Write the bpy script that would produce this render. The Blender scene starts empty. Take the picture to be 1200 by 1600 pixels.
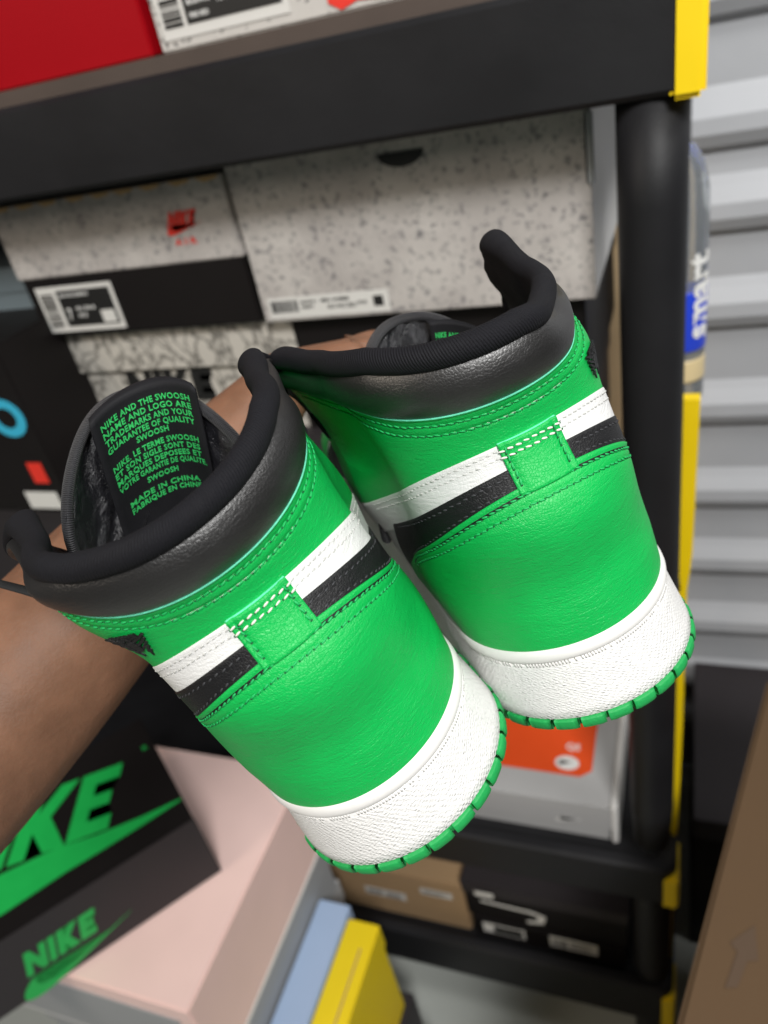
import bpy, bmesh, math, random
import numpy as np
from mathutils import Matrix, Vector
random.seed(7); np.random.seed(7)
S = bpy.context.scene
C = S.collection

# ------------------------------------------------------------------ camera
CZ = 1.50                                   # eye height above the floor
RM = np.array([[0.93164678, 0.0246515, -0.36252803],
               [0.31200594, -0.56564177, 0.76334899],
               [-0.1862433, -0.82428253, -0.53466975]])   # camera (right, down, forward) -> world
cam_data = bpy.data.cameras.new('camera')
cam = bpy.data.objects.new('camera', cam_data); C.objects.link(cam)
m = Matrix.Identity(4)
for i in range(3):
    m[i][0] = RM[i, 0]; m[i][1] = -RM[i, 1]; m[i][2] = -RM[i, 2]
m[2][3] = CZ
cam.matrix_world = m
cam_data.sensor_fit = 'VERTICAL'; cam_data.sensor_height = 32.0; cam_data.sensor_width = 24.0
cam_data.lens = 24.0
cam_data.clip_start = 0.01; cam_data.clip_end = 50
cam_data.dof.use_dof = True
cam_data.dof.focus_distance = 0.235
cam_data.dof.aperture_fstop = 9.3
S.camera = cam

# ------------------------------------------------------------------ world and light
W = bpy.data.worlds.new('World'); S.world = W; W.use_nodes = True
bg = W.node_tree.nodes['Background']
bg.inputs[0].default_value = (0.95, 0.97, 1.0, 1); bg.inputs[1].default_value = 0.045

def area(name, loc, target, size, power, color, shape='SQUARE', sy=None):
    l = bpy.data.lights.new(name, 'AREA'); l.energy = power; l.color = color; l.size = size
    if sy: l.shape = 'RECTANGLE'; l.size_y = sy
    o = bpy.data.objects.new(name, l); C.objects.link(o)
    o.location = loc
    d = Vector(target) - Vector(loc)
    o.rotation_euler = d.to_track_quat('-Z', 'Y').to_euler()
    return o
area('ceiling_lamp', (0.85, -1.15, 3.0), (-0.1, 0.3, 1.1), 0.55, 76, (1.0, 0.99, 0.97))
area('ceiling_lamp_far', (0.9, 0.35, 2.9), (0.3, 1.2, 1.35), 0.6, 20, (1.0, 0.99, 0.97))
area('warm_fill', (-1.3, -0.9, 2.2), (-0.2, 0.4, 1.2), 0.6, 10, (1.0, 0.88, 0.74))  # added warm fill standing in for light bounced from the left
S.view_settings.view_transform = 'Standard'
S.view_settings.look = 'None'
S.view_settings.exposure = 0.0
S.view_settings.gamma = 1.0

# ------------------------------------------------------------------ materials
def mat(name, col, rough=0.5, bump=None, var=None, spec=0.5, coat=0, sheen=0, metal=0, trans=0, emit=None, space='Object'):
    """bump: list of (kind, scale, strength, distance, extra);  var: (scale, amount)"""
    M = bpy.data.materials.new(name); M.use_nodes = True
    nt = M.node_tree; N = nt.nodes; Lk = nt.links; B = N['Principled BSDF']
    B.inputs['Base Color'].default_value = (*col, 1)
    B.inputs['Roughness'].default_value = rough
    B.inputs['Specular IOR Level'].default_value = spec
    B.inputs['Metallic'].default_value = metal
    B.inputs['Coat Weight'].default_value = coat
    B.inputs['Sheen Weight'].default_value = sheen
    B.inputs['Transmission Weight'].default_value = trans
    tc = N.new('ShaderNodeTexCoord')
    src = tc.outputs[space]
    if var:
        nz = N.new('ShaderNodeTexNoise'); nz.inputs['Scale'].default_value = var[0]; nz.inputs['Detail'].default_value = 5
        Lk.new(src, nz.inputs['Vector'])
        mx = N.new('ShaderNodeMix'); mx.data_type = 'RGBA'
        a = var[1]
        mx.inputs['A'].default_value = (*[c * (1 - a) for c in col], 1)
        mx.inputs['B'].default_value = (*[min(1, c * (1 + a)) for c in col], 1)
        Lk.new(nz.outputs['Fac'], mx.inputs['Factor']); Lk.new(mx.outputs['Result'], B.inputs['Base Color'])
        rr = N.new('ShaderNodeMapRange'); rr.inputs['To Min'].default_value = max(0.02, rough - 0.08); rr.inputs['To Max'].default_value = min(1, rough + 0.1)
        Lk.new(nz.outputs['Fac'], rr.inputs['Value']); Lk.new(rr.outputs['Result'], B.inputs['Roughness'])
    prev = None
    for b in (bump or []):
        kind, sc, st, dist = b[:4]; ex = b[4] if len(b) > 4 else {}
        mp = N.new('ShaderNodeMapping'); Lk.new(tc.outputs[ex.get('space', space)], mp.inputs['Vector'])
        mp.inputs['Scale'].default_value = ex.get('stretch', (1, 1, 1)); mp.inputs['Rotation'].default_value = (0, 0, ex.get('rot', 0))
        if kind == 'noise':
            t = N.new('ShaderNodeTexNoise'); t.inputs['Detail'].default_value = ex.get('detail', 6); out = t.outputs['Fac']
            t.inputs['Distortion'].default_value = ex.get('dist', 0)
        elif kind == 'voro':
            t = N.new('ShaderNodeTexVoronoi'); t.feature = ex.get('feature', 'DISTANCE_TO_EDGE'); out = t.outputs['Distance']
        else:
            t = N.new('ShaderNodeTexWave'); t.wave_type = 'BANDS'; out = t.outputs['Fac']
            t.inputs['Distortion'].default_value = ex.get('dist', 0); t.inputs['Detail Scale'].default_value = 2
            t.wave_profile = ex.get('profile', 'SIN')
        t.inputs['Scale'].default_value = sc
        Lk.new(mp.outputs['Vector'], t.inputs['Vector'])
        if kind == 'voro' and ex.get('clip'):
            mr = N.new('ShaderNodeMapRange'); mr.inputs['From Max'].default_value = ex['clip']; Lk.new(out, mr.inputs['Value']); out = mr.outputs['Result']
        bp = N.new('ShaderNodeBump'); bp.inputs['Strength'].default_value = st; bp.inputs['Distance'].default_value = dist
        Lk.new(out, bp.inputs['Height'])
        if prev: Lk.new(prev.outputs['Normal'], bp.inputs['Normal'])
        prev = bp
    if prev: Lk.new(prev.outputs['Normal'], B.inputs['Normal'])
    if emit:
        B.inputs['Emission Color'].default_value = (*col, 1); B.inputs['Emission Strength'].default_value = emit
    return M

def leather(name, col, rough=0.42, grain=0.35, crease=0.35, var=0.06, spec=0.5):
    return mat(name, col, rough, [('noise', 38, crease, 0.0016, {'stretch': (0.8, 0.8, 3.4), 'detail': 6, 'dist': 1.2}),
                                  ('noise', 190, crease * 2.0, 0.0008, {'stretch': (0.7, 0.7, 3.2), 'detail': 5, 'dist': 1.0}),
                                  ('voro', 1000, grain, 0.0003, {'clip': 0.14}),
                                  ('noise', 1500, 0.15, 0.0001)], (40, var), spec)
GREEN = (0.002, 0.40, 0.070)
M_green = leather('green_leather', GREEN, 0.44, 0.34, 0.19, .16, .38)
M_green_edge = mat('cut_leather_edge', (0.13, 0.64, 0.42), 0.85, [('noise', 1500, 0.5, 0.0003)], (600, 0.3))
M_black = leather('black_leather', (0.009, 0.0085, 0.0085), 0.40, 0.18, 0.06, spec=1.0)
M_black2 = leather('black_strip_leather', (0.007, 0.007, 0.008), 0.5, 0.3, 0.15, spec=.35)
M_blk_edge = mat('black_cut_edge', (0.02, 0.02, 0.022), 0.8)
M_white = leather('white_leather', (0.70, 0.70, 0.69), 0.45, 0.25, 0.18, 0.03)
M_white_edge = mat('white_cut_edge', (0.55, 0.55, 0.52), 0.8)
M_rubber = mat('white_rubber', (0.72, 0.71, 0.69), 0.5, [('noise', 700, 0.15, 0.0002)], (60, 0.035))
M_wall = mat('textured_white_rubber', (0.71, 0.705, 0.69), 0.55,
             [('voro', 6.6, 0.75, 0.0006, {'space': 'UV', 'rot': .6, 'stretch': (1.0, 1.9, 1)}),
              ('wave', 2.9, 0.25, 0.0003, {'space': 'UV', 'rot': 1.0, 'dist': 3.0}),
              ('wave', 2.1, 0.25, 0.0004, {'space': 'UV', 'rot': -0.9, 'dist': 3.0})], (80, 0.04))
M_outsole = mat('green_rubber', (0.006, 0.30, 0.065), 0.6, [('noise', 900, 0.6, 0.0004)], (200, 0.12))
M_fabric = mat('knit_collar_fabric', (0.0045, 0.0045, 0.007), 0.8,
               [('wave', 3.9, 0.6, 0.0004, {'space': 'UV', 'rot': 0.35, 'dist': 1.0}), ('noise', 1800, 0.6, 0.0003), ('noise', 90, 0.4, 0.001)], (60, 0.35), spec=.28)
M_lining = mat('satin_lining', (0.018, 0.018, 0.022), 0.28,
               [('noise', 120, 0.9, 0.003, {'detail': 3}), ('noise', 900, 0.9, 0.0009, {'stretch': (1, 1, 4)})], (120, 0.5), spec=.9)
M_binding = mat('ribbed_binding', (0.018, 0.018, 0.021), 0.55, [('wave', 3.6, 0.8, 0.0005, {'space': 'UV'}), ('noise', 1500, 0.4, 0.0002)], sheen=0.08)
M_label = mat('woven_label', (0.007, 0.007, 0.009), 0.75, [('wave', 900, 0.3, 0.0002), ('noise', 1200, 0.4, 0.0002)], (200, 0.2), spec=.3)
M_embroid = mat('green_embroidery', (0.03, 0.52, 0.12), 0.7, [('noise', 1800, 0.8, 0.0003)], (900, 0.35))
M_stitch = mat('green_thread', (0.006, 0.40, 0.10), 0.6, [('noise', 2500, 0.6, 0.0002)])
M_stitch_w = mat('white_thread', (0.72, 0.70, 0.64), 0.65, [('noise', 2500, 0.6, 0.0002)])
M_stitch_g = mat('grey_thread', (0.50, 0.50, 0.48), 0.65)
M_stitch_b = mat('black_thread', (0.035, 0.035, 0.04), 0.6)
M_hole = mat('stitch_hole', (0.003, 0.10, 0.03), 0.9)
M_insole = mat('black_insole', (0.01, 0.01, 0.012), 0.8, [('noise', 900, 0.5, 0.0003)])
M_lace = mat('black_lace', (0.008, 0.008, 0.009), 0.8, [('wave', 900, 0.5, 0.0003)])

# ------------------------------------------------------------------ naming helpers
def tag(o, label=None, cat=None, group=None, kind=None):
    if label: o['label'] = label
    if cat: o['category'] = cat
    if group: o['group'] = group
    if kind: o['kind'] = kind
    return o
def mesh_obj(name, verts, faces, mats, parent=None, fm=None, uv=None, smooth=True, sharp=None):
    me = bpy.data.meshes.new(name)
    me.from_pydata([tuple(map(float, v)) for v in verts], [], faces); 
    for M in (mats if isinstance(mats, (list, tuple)) else [mats]): me.materials.append(M)
    if fm is not None:
        for p, k in zip(me.polygons, fm): p.material_index = k
    if uv is not None:
        ul = me.uv_layers.new(name='UVMap')
        for l in me.loops: ul.data[l.index].uv = uv[l.vertex_index]
    for p in me.polygons: p.use_smooth = smooth
    me.validate(); me.update()
    o = bpy.data.objects.new(name, me); C.objects.link(o)
    if parent: o.parent = parent
    return o
def empty(name, loc=(0, 0, 0)):
    o = bpy.data.objects.new(name, None); o.empty_display_size = 0.02; C.objects.link(o); o.location = loc
    return o

# ------------------------------------------------------------------ the shoe's surface (cm), fitted to a real high top
ZK = np.array([0.5, 3., 5., 7.5, 10, 12.5, 15.])
WK = np.array([4.094, 3.813, 4.03, 3.76, 3.742, 4.02, 3.85])
YK = np.array([-0.62, -0.02, 0.33, 0.06, 1.0, 0.537, 0.124])
DK = np.array([3.922, 3.73, 4.55, 4.05, 3.0, 4.183, 4.615])
FK = np.array([0.05, 0.05, 0.10, 0.32, 0.42, 0.40, 0.16])
def cub(v, z):
    z = np.clip(z, ZK[0], ZK[-1]); mm = np.gradient(v, ZK)
    i = np.clip(np.searchsorted(ZK, z) - 1, 0, len(ZK) - 2); h = ZK[i + 1] - ZK[i]; t = (z - ZK[i]) / h
    return (2*t**3-3*t**2+1)*v[i]+(t**3-2*t**2+t)*h*mm[i]+(-2*t**3+3*t**2)*v[i+1]+(t**3-t**2)*h*mm[i+1]
COLUP = (.6, .0)
DEFORM = []        # how each collar has been pushed sideways by wear: (side, cm outwards, z range, s range)
def surf0(s, z):
    s = np.asarray(s, float); z = np.asarray(z, float); s, z = np.broadcast_arrays(s, z)
    w, y0, d, f = cub(WK, z), cub(YK, z), cub(DK, z), cub(FK, z)
    a = np.abs(s); th = np.clip(a, 0, 1) * np.pi / 2; ex = np.clip(a - 1, 0, 9)
    fl = np.where(ex < 0.8, ex, 0.8 + (ex - 0.8) * 0.3)
    soft = fl * fl / (fl + 0.12)
    x = w * np.sin(th) + f * soft * d
    y = y0 + d * (1 - np.cos(th)) + ex * (d * 1.3 * (z < 7) + (z >= 7) * 5.4)
    fr = np.clip((a - 1.15) / .65, 0, 1); fr = fr * fr * (3 - 2 * fr); dzf = np.clip(13.7 - z, 0, 5) * np.clip((z - 9.0) / 2.2, 0, 1)     # front edge slants forward and in
    y = y + .75 * dzf * fr
    for side, dx, za, zb, aa, ab in DEFORM:
        k = np.clip((z - za) / (zb - za), 0, 1); k = k * k * (3 - 2 * k); q = np.clip((a - aa) / (ab - aa), 0, 1); q = q * q * (3 - 2 * q)
        x = x + dx * k * q * (np.sign(s) == side)
    return np.stack([np.sign(s) * x, y, z], -1)
def surfn(s, z, h):
    s = np.asarray(s, float); z = np.asarray(z, float); s, z = np.broadcast_arrays(s, z)
    e = 0.01
    P = surf0(s, z); ds = surf0(s + e, z) - surf0(s - e, z); dz = surf0(s, z + .05) - surf0(s, np.maximum(z - .05, .5))
    n = np.cross(ds, dz); n /= np.linalg.norm(n, axis=-1, keepdims=True) + 1e-9
    return P + n * np.asarray(h)[..., None]

c_ctr = lambda s: 8.85 - 2.05 * s * s - 0.55 * abs(s) ** 3
c_bt  = lambda s: 9.42 - 1.62 * s * s if abs(s) < 1 else 7.80 - 2.6 * (abs(s) - 1)
c_wt  = lambda s: 10.18 - 1.35 * s * s + .15 * abs(s) if abs(s) < 1 else 8.98 - 2.3 * (abs(s) - 1)
def c_col(s):
    a = abs(s); up = max(0, min(1, (a - .85) / .6)) if s > 0 else max(0, min(1, (a - .35) / .8)); up = COLUP[0 if s < 0 else 1] * up * up * (3 - 2 * up)
    return (11.62 + 0.95 * a * a if a < .8 else 12.23 + 0.35 * (1 - math.exp(-(a - .8) * 3))) + up
def grid(Svals, Zfun, nrow, hfun, mats, name, parent, mx, edge_mat=1, rnd=0.03, wide=False):
    """patch on the shoe surface between Zfun(s)=(z0,z1), raised hfun, with turned-down cut edges"""
    V = []; UV = []; F = []; FM = []
    Sx = list(Svals)
    cols = [(Sx[0], 0)] + [(s, 1) for s in Sx] + [(Sx[-1], 0)]
    for s, k in cols:
        z0, z1 = Zfun(s)
        r = min(rnd, (z1 - z0) * .2)
        rows = [(z0, 0.), (z0, .75), (z0 + r, 1.)] + [(z0 + r + (z1 - z0 - 2 * r) * j / nrow, 1.) for j in range(1, nrow)] + [(z1 - r, 1.), (z1, .75), (z1, 0.)]
        zz = np.array([q[0] for q in rows]); kk = np.array([q[1] for q in rows])
        hh = np.array([hfun(s, z, z0, z1) for z in zz])
        lo = -0.02
        H = lo + (hh - lo) * kk if k else np.full(len(zz), lo)
        P = surfn(np.full(len(zz), s), zz, H)
        for p, z in zip(P, zz): V.append((p[0] * mx, p[1], p[2])); UV.append((s * 6.2, z))
    nr = len(rows); nc = len(cols)
    for i in range(nc - 1):
        for j in range(nr - 1):
            a, b, c, d = i*nr+j, (i+1)*nr+j, (i+1)*nr+j+1, i*nr+j+1
            F.append((a, b, c, d) if mx > 0 else (a, d, c, b))
            FM.append(edge_mat if (i == 0 or i == nc-2 or j in ((0, 1, nr-3, nr-2) if wide else (0, nr-2))) else 0)
    return mesh_obj(name, np.array(V) * .01, F, mats, parent, FM, UV)

def stitches(name, paths, M, parent, mx, ln=0.19, gap=0.06, r=0.030, hole=None, slant=0.12):
    """rows of thread along (s,z,h) paths"""
    V = []; F = []; FM = []
    def capsule(p, q, n, rr, k):
        p, q = np.array(p), np.array(q); d = q - p; L = np.linalg.norm(d); d /= L
        b = np.cross(n, d); b /= np.linalg.norm(b); base = len(V)
        prof = [(0, .15), (.12, .75), (.5, 1.), (.88, .75), (1., .15)]
        for t, w in prof:
            c = p + d * L * t
            for a in range(6):
                an = a * math.pi / 3
                V.append(c + (b * math.cos(an) * 1.15 + n * math.sin(an) * .85) * rr * w)
        for i in range(4):
            for a in range(6):
                q4 = (base+i*6+a, base+i*6+(a+1) % 6, base+(i+1)*6+(a+1) % 6, base+(i+1)*6+a)
                F.append(q4); FM.append(k)
        F.append(tuple(base + a for a in range(5, -1, -1))); FM.append(k); F.append(tuple(base + 24 + a for a in range(6))); FM.append(k)
    for path in paths:
        ss = np.array([q[0] for q in path]); zz = np.array([q[1] for q in path]); hh = np.array([q[2] for q in path])
        P = surfn(ss, zz, hh); N = surfn(ss, zz, hh + 1) - P
        seg = np.linalg.norm(np.diff(P, axis=0), axis=1); cum = np.concatenate([[0], np.cumsum(seg)])
        t = 0.05
        while t + ln < cum[-1]:
            a = np.array([np.interp(t, cum, P[:, k]) for k in range(3)]); b = np.array([np.interp(t + ln, cum, P[:, k]) for k in range(3)])
            n = np.array([np.interp(t, cum, N[:, k]) for k in range(3)]); n /= np.linalg.norm(n)
            side = np.cross(n, b - a) * slant
            jit = np.random.uniform(-.012, .012, 3)
            capsule((a - side + jit) * [mx, 1, 1], (b + side + jit) * [mx, 1, 1], n * [mx, 1, 1], r * random.uniform(.9, 1.1), 0)
            if hole is not None:
                e1 = a - (b - a) * .22 - n * r * .55; e2 = a + (b - a) * .06 - n * r * .55
                capsule((e1 - side) * [mx, 1, 1], (e2 - side) * [mx, 1, 1], n * [mx, 1, 1], r * 1.05, 1)
            t += ln + gap
    return mesh_obj(name, np.array(V) * .01, F, [M, hole or M], parent, FM)

def lin(a, b, n): return [a + (b - a) * i / n for i in range(n + 1)]
def row(fz, s0, s1, h, n=90): return [(s, fz(s), h) for s in lin(s0, s1, n)]

def pucker(rows, amp=.035, wd=.075):
    def f(z, top):
        return -sum(amp * math.exp(-((top - z - r) / wd) ** 2) for r in rows)
    return f

def outline(z, off=0.0, n_toe=26, mx=1):
    """closed plan curve of the sole at height z; left shoe: outer side is -x"""
    s = np.linspace(-1, 1, 61); P = surf0(s, np.full(61, max(z, .5)))[:, :2]
    kz = cub(WK, max(z, .5)) / 4.094
    yr = float(P[-1, 1])
    ys = [yr + 2, 9.5, 12.5, 16, 19, 22, 24.5, 26.5, 28.3, 29.6, 30.3]
    R_ = [4.15, 4.1, 3.95, 4.2, 4.75, 5.0, 4.95, 4.6, 3.9, 2.7, 1.4]; L_ = [-4.2, -4.3, -4.45, -4.9, -5.3, -5.35, -5.0, -4.3, -3.2, -1.8, -.6]
    right = [(x * kz, y) for x, y in zip(R_, ys)]; left = [(x * kz, y) for x, y in zip(L_, ys)]
    pts = [tuple(p) for p in P] + right + [(.4, 30.6)] + left[::-1]
    # resample forward portion smooth
    A = np.array(pts); A = A.copy()
    fw = np.vstack([A[60:], A[:1]])
    d = np.concatenate([[0], np.cumsum(np.linalg.norm(np.diff(fw, axis=0), axis=1))])
    tt = np.linspace(0, d[-1], 120)
    g = np.stack([np.interp(tt, d, fw[:, 0]), np.interp(tt, d, fw[:, 1])], 1)
    for _ in range(6): g[1:-1] = (g[:-2] + 2 * g[1:-1] + g[2:]) / 4
    A = np.vstack([A[:60], g[:-1]])
    T = np.roll(A, -1, 0) - np.roll(A, 1, 0); T /= np.linalg.norm(T, axis=1, keepdims=True) + 1e-9
    Nn = np.stack([T[:, 1], -T[:, 0]], 1)
    A = A + Nn * off
    return A, Nn
def toe_spring(P):   # lift of the sole towards the toe
    y = P[..., 1]; P = P.copy(); P[..., 2] += np.where(y > 20, ((y - 20) / 10.) ** 2 * 1.3, 0)
    return P

def loft_sole(name, levels, M, parent, mx, cap_bottom=True, cap_top=True, fm=None, mats=None):
    V = []; UV = []
    for z, off in levels:
        A, _ = outline(z, off)
        d = np.concatenate([[0], np.cumsum(np.linalg.norm(np.diff(A, axis=0), axis=1))])
        P = np.stack([A[:, 0], A[:, 1], np.full(len(A), z)], 1); P = toe_spring(P)
        for p, u in zip(P, d): V.append((p[0] * mx, p[1], p[2])); UV.append((u, z * 1.0))
    n = len(A); F = []; FM = []
    for i in range(len(levels) - 1):
        for j in range(n):
            a, b, c, e = i*n+j, i*n+(j+1) % n, (i+1)*n+(j+1) % n, (i+1)*n+j
            F.append((a, b, c, e) if mx > 0 else (a, e, c, b)); FM.append(fm[i] if fm else 0)
    if cap_bottom: f = tuple(range(n)); F.append(f[::-1] if mx > 0 else f); FM.append(0)
    if cap_top: f = tuple(range((len(levels)-1)*n, len(levels)*n)); F.append(f if mx > 0 else f[::-1]); FM.append(0)
    return mesh_obj(name, np.array(V) * .01, F, mats or M, parent, FM, UV)

# ------------------------------------------------------------------ lettering
def text_mesh(txt, size, spacing=1.0, bold=0.0, width=None):
    """flat glyph outlines of the built-in font as (verts, faces), origin at left baseline"""
    cu = bpy.data.curves.new('t', 'FONT'); cu.body = txt; cu.size = size; cu.offset = bold; cu.space_character = spacing
    cu.resolution_u = 2; cu.extrude = 0
    ob = bpy.data.objects.new('t', cu); C.objects.link(ob)
    bpy.context.view_layer.update()
    me = bpy.data.meshes.new_from_object(ob.evaluated_get(bpy.context.evaluated_depsgraph_get()))
    V = np.array([v.co[:] for v in me.vertices]).reshape(-1, 3); F = [tuple(p.vertices) for p in me.polygons]
    bpy.data.objects.remove(ob); bpy.data.curves.remove(cu); bpy.data.meshes.remove(me)
    if len(V) and width:
        V[:, 0] -= V[:, 0].min(); V[:, 0] *= width / V[:, 0].max()
    return V, F
def extrude_flat(V, F, h):
    """give flat outlines a little thickness (verts come as x,y); returns verts x,y,z"""
    n = len(V); bm = bmesh.new(); vs = [bm.verts.new((v[0], v[1], 0)) for v in V]
    for f in F:
        try: bm.faces.new([vs[i] for i in f])
        except ValueError: pass
    r = bmesh.ops.extrude_face_region(bm, geom=bm.faces[:])
    for v in [g for g in r['geom'] if isinstance(g, bmesh.types.BMVert)]: v.co.z += h
    bmesh.ops.recalc_face_normals(bm, faces=bm.faces[:])
    bm.verts.index_update()
    V2 = np.array([v.co[:] for v in bm.verts]); F2 = [tuple(v.index for v in f.verts) for f in bm.faces]
    bm.free(); return V2, F2
LET = {'N': [[(0,0),(.26,0),(.26,.52),(.62,0),(.86,0),(.86,1),(.60,1),(.60,.48),(.24,1),(0,1)]],
       'I': [[(0,0),(.27,0),(.27,1),(0,1)]],
       'K': [[(0,0),(.27,0),(.27,.36),(.55,0),(.88,0),(.50,.53),(.84,1),(.54,1),(.27,.64),(.27,1),(0,1)]],
       'E': [[(0,0),(.66,0),(.66,.22),(.27,.22),(.27,.40),(.58,.40),(.58,.60),(.27,.60),(.27,.78),(.66,.78),(.66,1),(0,1)]]}
ADV = {'N': .93, 'I': .34, 'K': .90, 'E': .70}
SWOOSH = [(1,.36),(.8,.285),(.6,.215),(.42,.155),(.33,.132),(.26,.128),(.20,.140),(.16,.168),(.142,.215),(.145,.27),(.16,.33),(.10,.28),(.05,.215),(.015,.145),(0,.08),(.02,.03),(.07,.004),(.13,0),(.2,.012),(.3,.045),(.45,.108),(.7,.222)]
def nike_polys(w, swoosh=True, letters=True, shear=.28, gap=0.0, hl=None):
    """letters over a swoosh in a box of width w: list of polygons"""
    out = []
    tw = sum(ADV[c] for c in 'NIKE') - .04; hl = hl or w * .30; k = (w * (.86 if swoosh else 1.) - shear * hl) / tw
    x = w * .02; y0 = w * .155 if swoosh else 0
    if letters:
        for ch in 'NIKE':
            for p in LET[ch]:
                out.append([(x + a * k + shear * b * hl, y0 + gap + b * hl - (0 if not swoosh else -.10 * (x + a * k - w * .4) * 0)) for a, b in p])
            x += ADV[ch] * k
    if swoosh: out.append([(a * w * 1.05, b * w * .75) for a, b in SWOOSH])
    return out
def polys_mesh(polys, h):
    V = []; F = []
    for k, p in enumerate(polys):
        b = len(V); V += [(x, y, 0) for x, y in p]; F.append(tuple(range(b, b + len(p))))
    bm = bmesh.new()
    vs = [bm.verts.new(v) for v in V]
    for f in F: bm.faces.new([vs[i] for i in f])
    bmesh.ops.triangulate(bm, faces=bm.faces[:])
    r = bmesh.ops.extrude_face_region(bm, geom=bm.faces[:])
    for v in [g for g in r['geom'] if isinstance(g, bmesh.types.BMVert)]: v.co.z += h
    bmesh.ops.recalc_face_normals(bm, faces=bm.faces[:]); bm.verts.index_update()
    V2 = np.array([v.co[:] for v in bm.verts]); F2 = [tuple(v.index for v in f.verts) for f in bm.faces]
    bm.free(); return V2, F2

# ------------------------------------------------------------------ shoe
def make_shoe(name, mx, R, t, tongue, label_text, tips):
    # tips: outer flap (extra length, dx, dz), inner flap (same)
    global DEFORM, COLUP
    DEFORM = tips[2]; COLUP = tips[3]
    root = empty(name)
    Rw = RM @ np.array(R); tw = RM @ (np.array(t) * .01)
    mm = Matrix.Identity(4)
    for i in range(3):
        for j in range(3): mm[i][j] = Rw[i, j]
        mm[i][3] = tw[i]
    mm[2][3] += CZ
    root.matrix_world = mm
    G = lambda s0, s1, n: lin(s0, s1, n)
    # sole ---------------------------------------------------------
    ms = loft_sole('midsole', [(0.42, -.25), (0.42, -.06), (.47, 0), (.8, .0), (1.3, 0), (1.9, -.0), (2.35, -.0), (2.47, -.01), (2.52, -.07), (2.56, -.07), (2.60, .03), (2.68, .085), (2.8, .12), (2.95, .115), (3.05, .07), (3.1, 0.02), (3.12, -.1), (3.1, -.9)],
                   None, root, mx, fm=[0]*7 + [1]*11, mats=[M_wall, M_rubber])
    # moulding ticks under the lip
    A, Nn = outline(2.5, -.02); seg = []
    d = np.concatenate([[0], np.cumsum(np.linalg.norm(np.diff(A, axis=0), axis=1))])
    V = []; F = []
    for tpos in np.arange(0.2, d[-1] - .2, .11):
        if random.random() < .18: continue
        c = np.array([np.interp(tpos, d, A[:, k]) for k in range(2)]); n = np.array([np.interp(tpos, d, Nn[:, k]) for k in range(2)]); n /= np.linalg.norm(n)
        tg = np.array([-n[1], n[0]]); b = len(V)
        for (dx, dz) in ((-.03, 2.43), (.03, 2.43), (.03, 2.58), (-.03, 2.58)):
            for o in (-.05, .035):
                q = c + tg * dx + n * o; V.append((q[0] * mx, q[1], dz))
        F += [(b+1, b+3, b+5, b+7), (b, b+1, b+7, b+6), (b+2, b+4, b+5, b+3), (b, b+2, b+3, b+1), (b+4, b+6, b+7, b+5)]
    V = toe_spring(np.array(V)); mesh_obj('moulded_ticks', V * .01, F, M_rubber, ms)
    out = loft_sole('outsole', [(0.02, -.55), (.0, -.30), (.05, -.12), (.40, -.12), (.43, -.2)], M_outsole, root, mx)
    # tread blocks round the rim of the outsole
    A0, N0 = outline(.5, 0); dd = np.concatenate([[0], np.cumsum(np.linalg.norm(np.diff(A0, axis=0), axis=1))])
    V = []; F = []; tp = .1; L = dd[-1]
    while tp < L - .3:
        bl = .84 if (tp < 14 or tp > L - 14) else .8
        idx = np.linspace(tp + .02, tp + bl - .02, 7); b0 = len(V)
        prof = [(-.3, .0), (.02, .0), (.085, .05), (.105, .2), (.10, .38), (.07, .425), (-.3, .43)]
        for i, u in enumerate(idx):
            c = np.array([np.interp(u, dd, A0[:, k]) for k in range(2)]); n = np.array([np.interp(u, dd, N0[:, k]) for k in range(2)]); n /= np.linalg.norm(n)
            ed = .03 if i in (0, 6) else 0
            for o, z in prof:
                q = c + n * (o - ed); V.append((q[0] * mx, q[1], z))
        np_ = len(prof)
        for i in range(6):
            for j in range(np_ - 1):
                a, b, c_, e = b0+i*np_+j, b0+(i+1)*np_+j, b0+(i+1)*np_+j+1, b0+i*np_+j+1
                F.append((a, b, c_, e) if mx > 0 else (a, e, c_, b))
        f = tuple(b0 + j for j in range(np_)); F.append(f if mx < 0 else f[::-1]); f = tuple(b0 + 6 * np_ + j for j in range(np_)); F.append(f if mx > 0 else f[::-1])
        tp += bl + .075
    V = toe_spring(np.array(V)); mesh_obj('tread_rim', V * .01, F, M_outsole, out)
    # inner shell -------------------------------------------------
    quarter = grid(G(-2.3, 2.3, 110), lambda s: (2.7, 12.0 - 4.5 * max(0, min(1, (abs(s) - 1.35) / .5))), 24, lambda s, z, a, b: 0.02, [M_white, M_white_edge], 'quarter_panel', root, mx)
    # heel counter -------------------------------------------------
    def z_ctr(s):
        a = abs(s); top = c_ctr(min(a, 1.12)) if a <= 1.12 else c_ctr(1.12) - ((a - 1.12) / .42) ** 1.15 * 2.6
        return (2.85, max(top, 2.95))
    pk = pucker([.24, .56], .045, .08)
    def h_ctr(s, z, z0, z1):
        k = (z - z0) / max(z1 - z0, .1)
        edge = pk(z, z1) if abs(s) < 1.1 else 0
        return (.02 + .13 * min(1, max(0, (z - 3.0) / 1.2)) ** .7) + edge + (.02 if z1 - z < .1 else 0)
    ctr = grid(G(-1.5, 1.5, 170), z_ctr, 60, h_ctr, [M_green, M_green_edge], 'heel_counter', root, mx)
    rows = []
    for off in (.24, .56): rows.append(row(lambda s: c_ctr(s) - off, -1.06 + off * .05, 1.06 - off * .05, .155))
    stitches('stitching', rows, M_stitch, ctr, mx, hole=M_hole)
    # ankle panel --------------------------------------------------
    pk2 = pucker([.32, .66], .035, .07)
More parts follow.
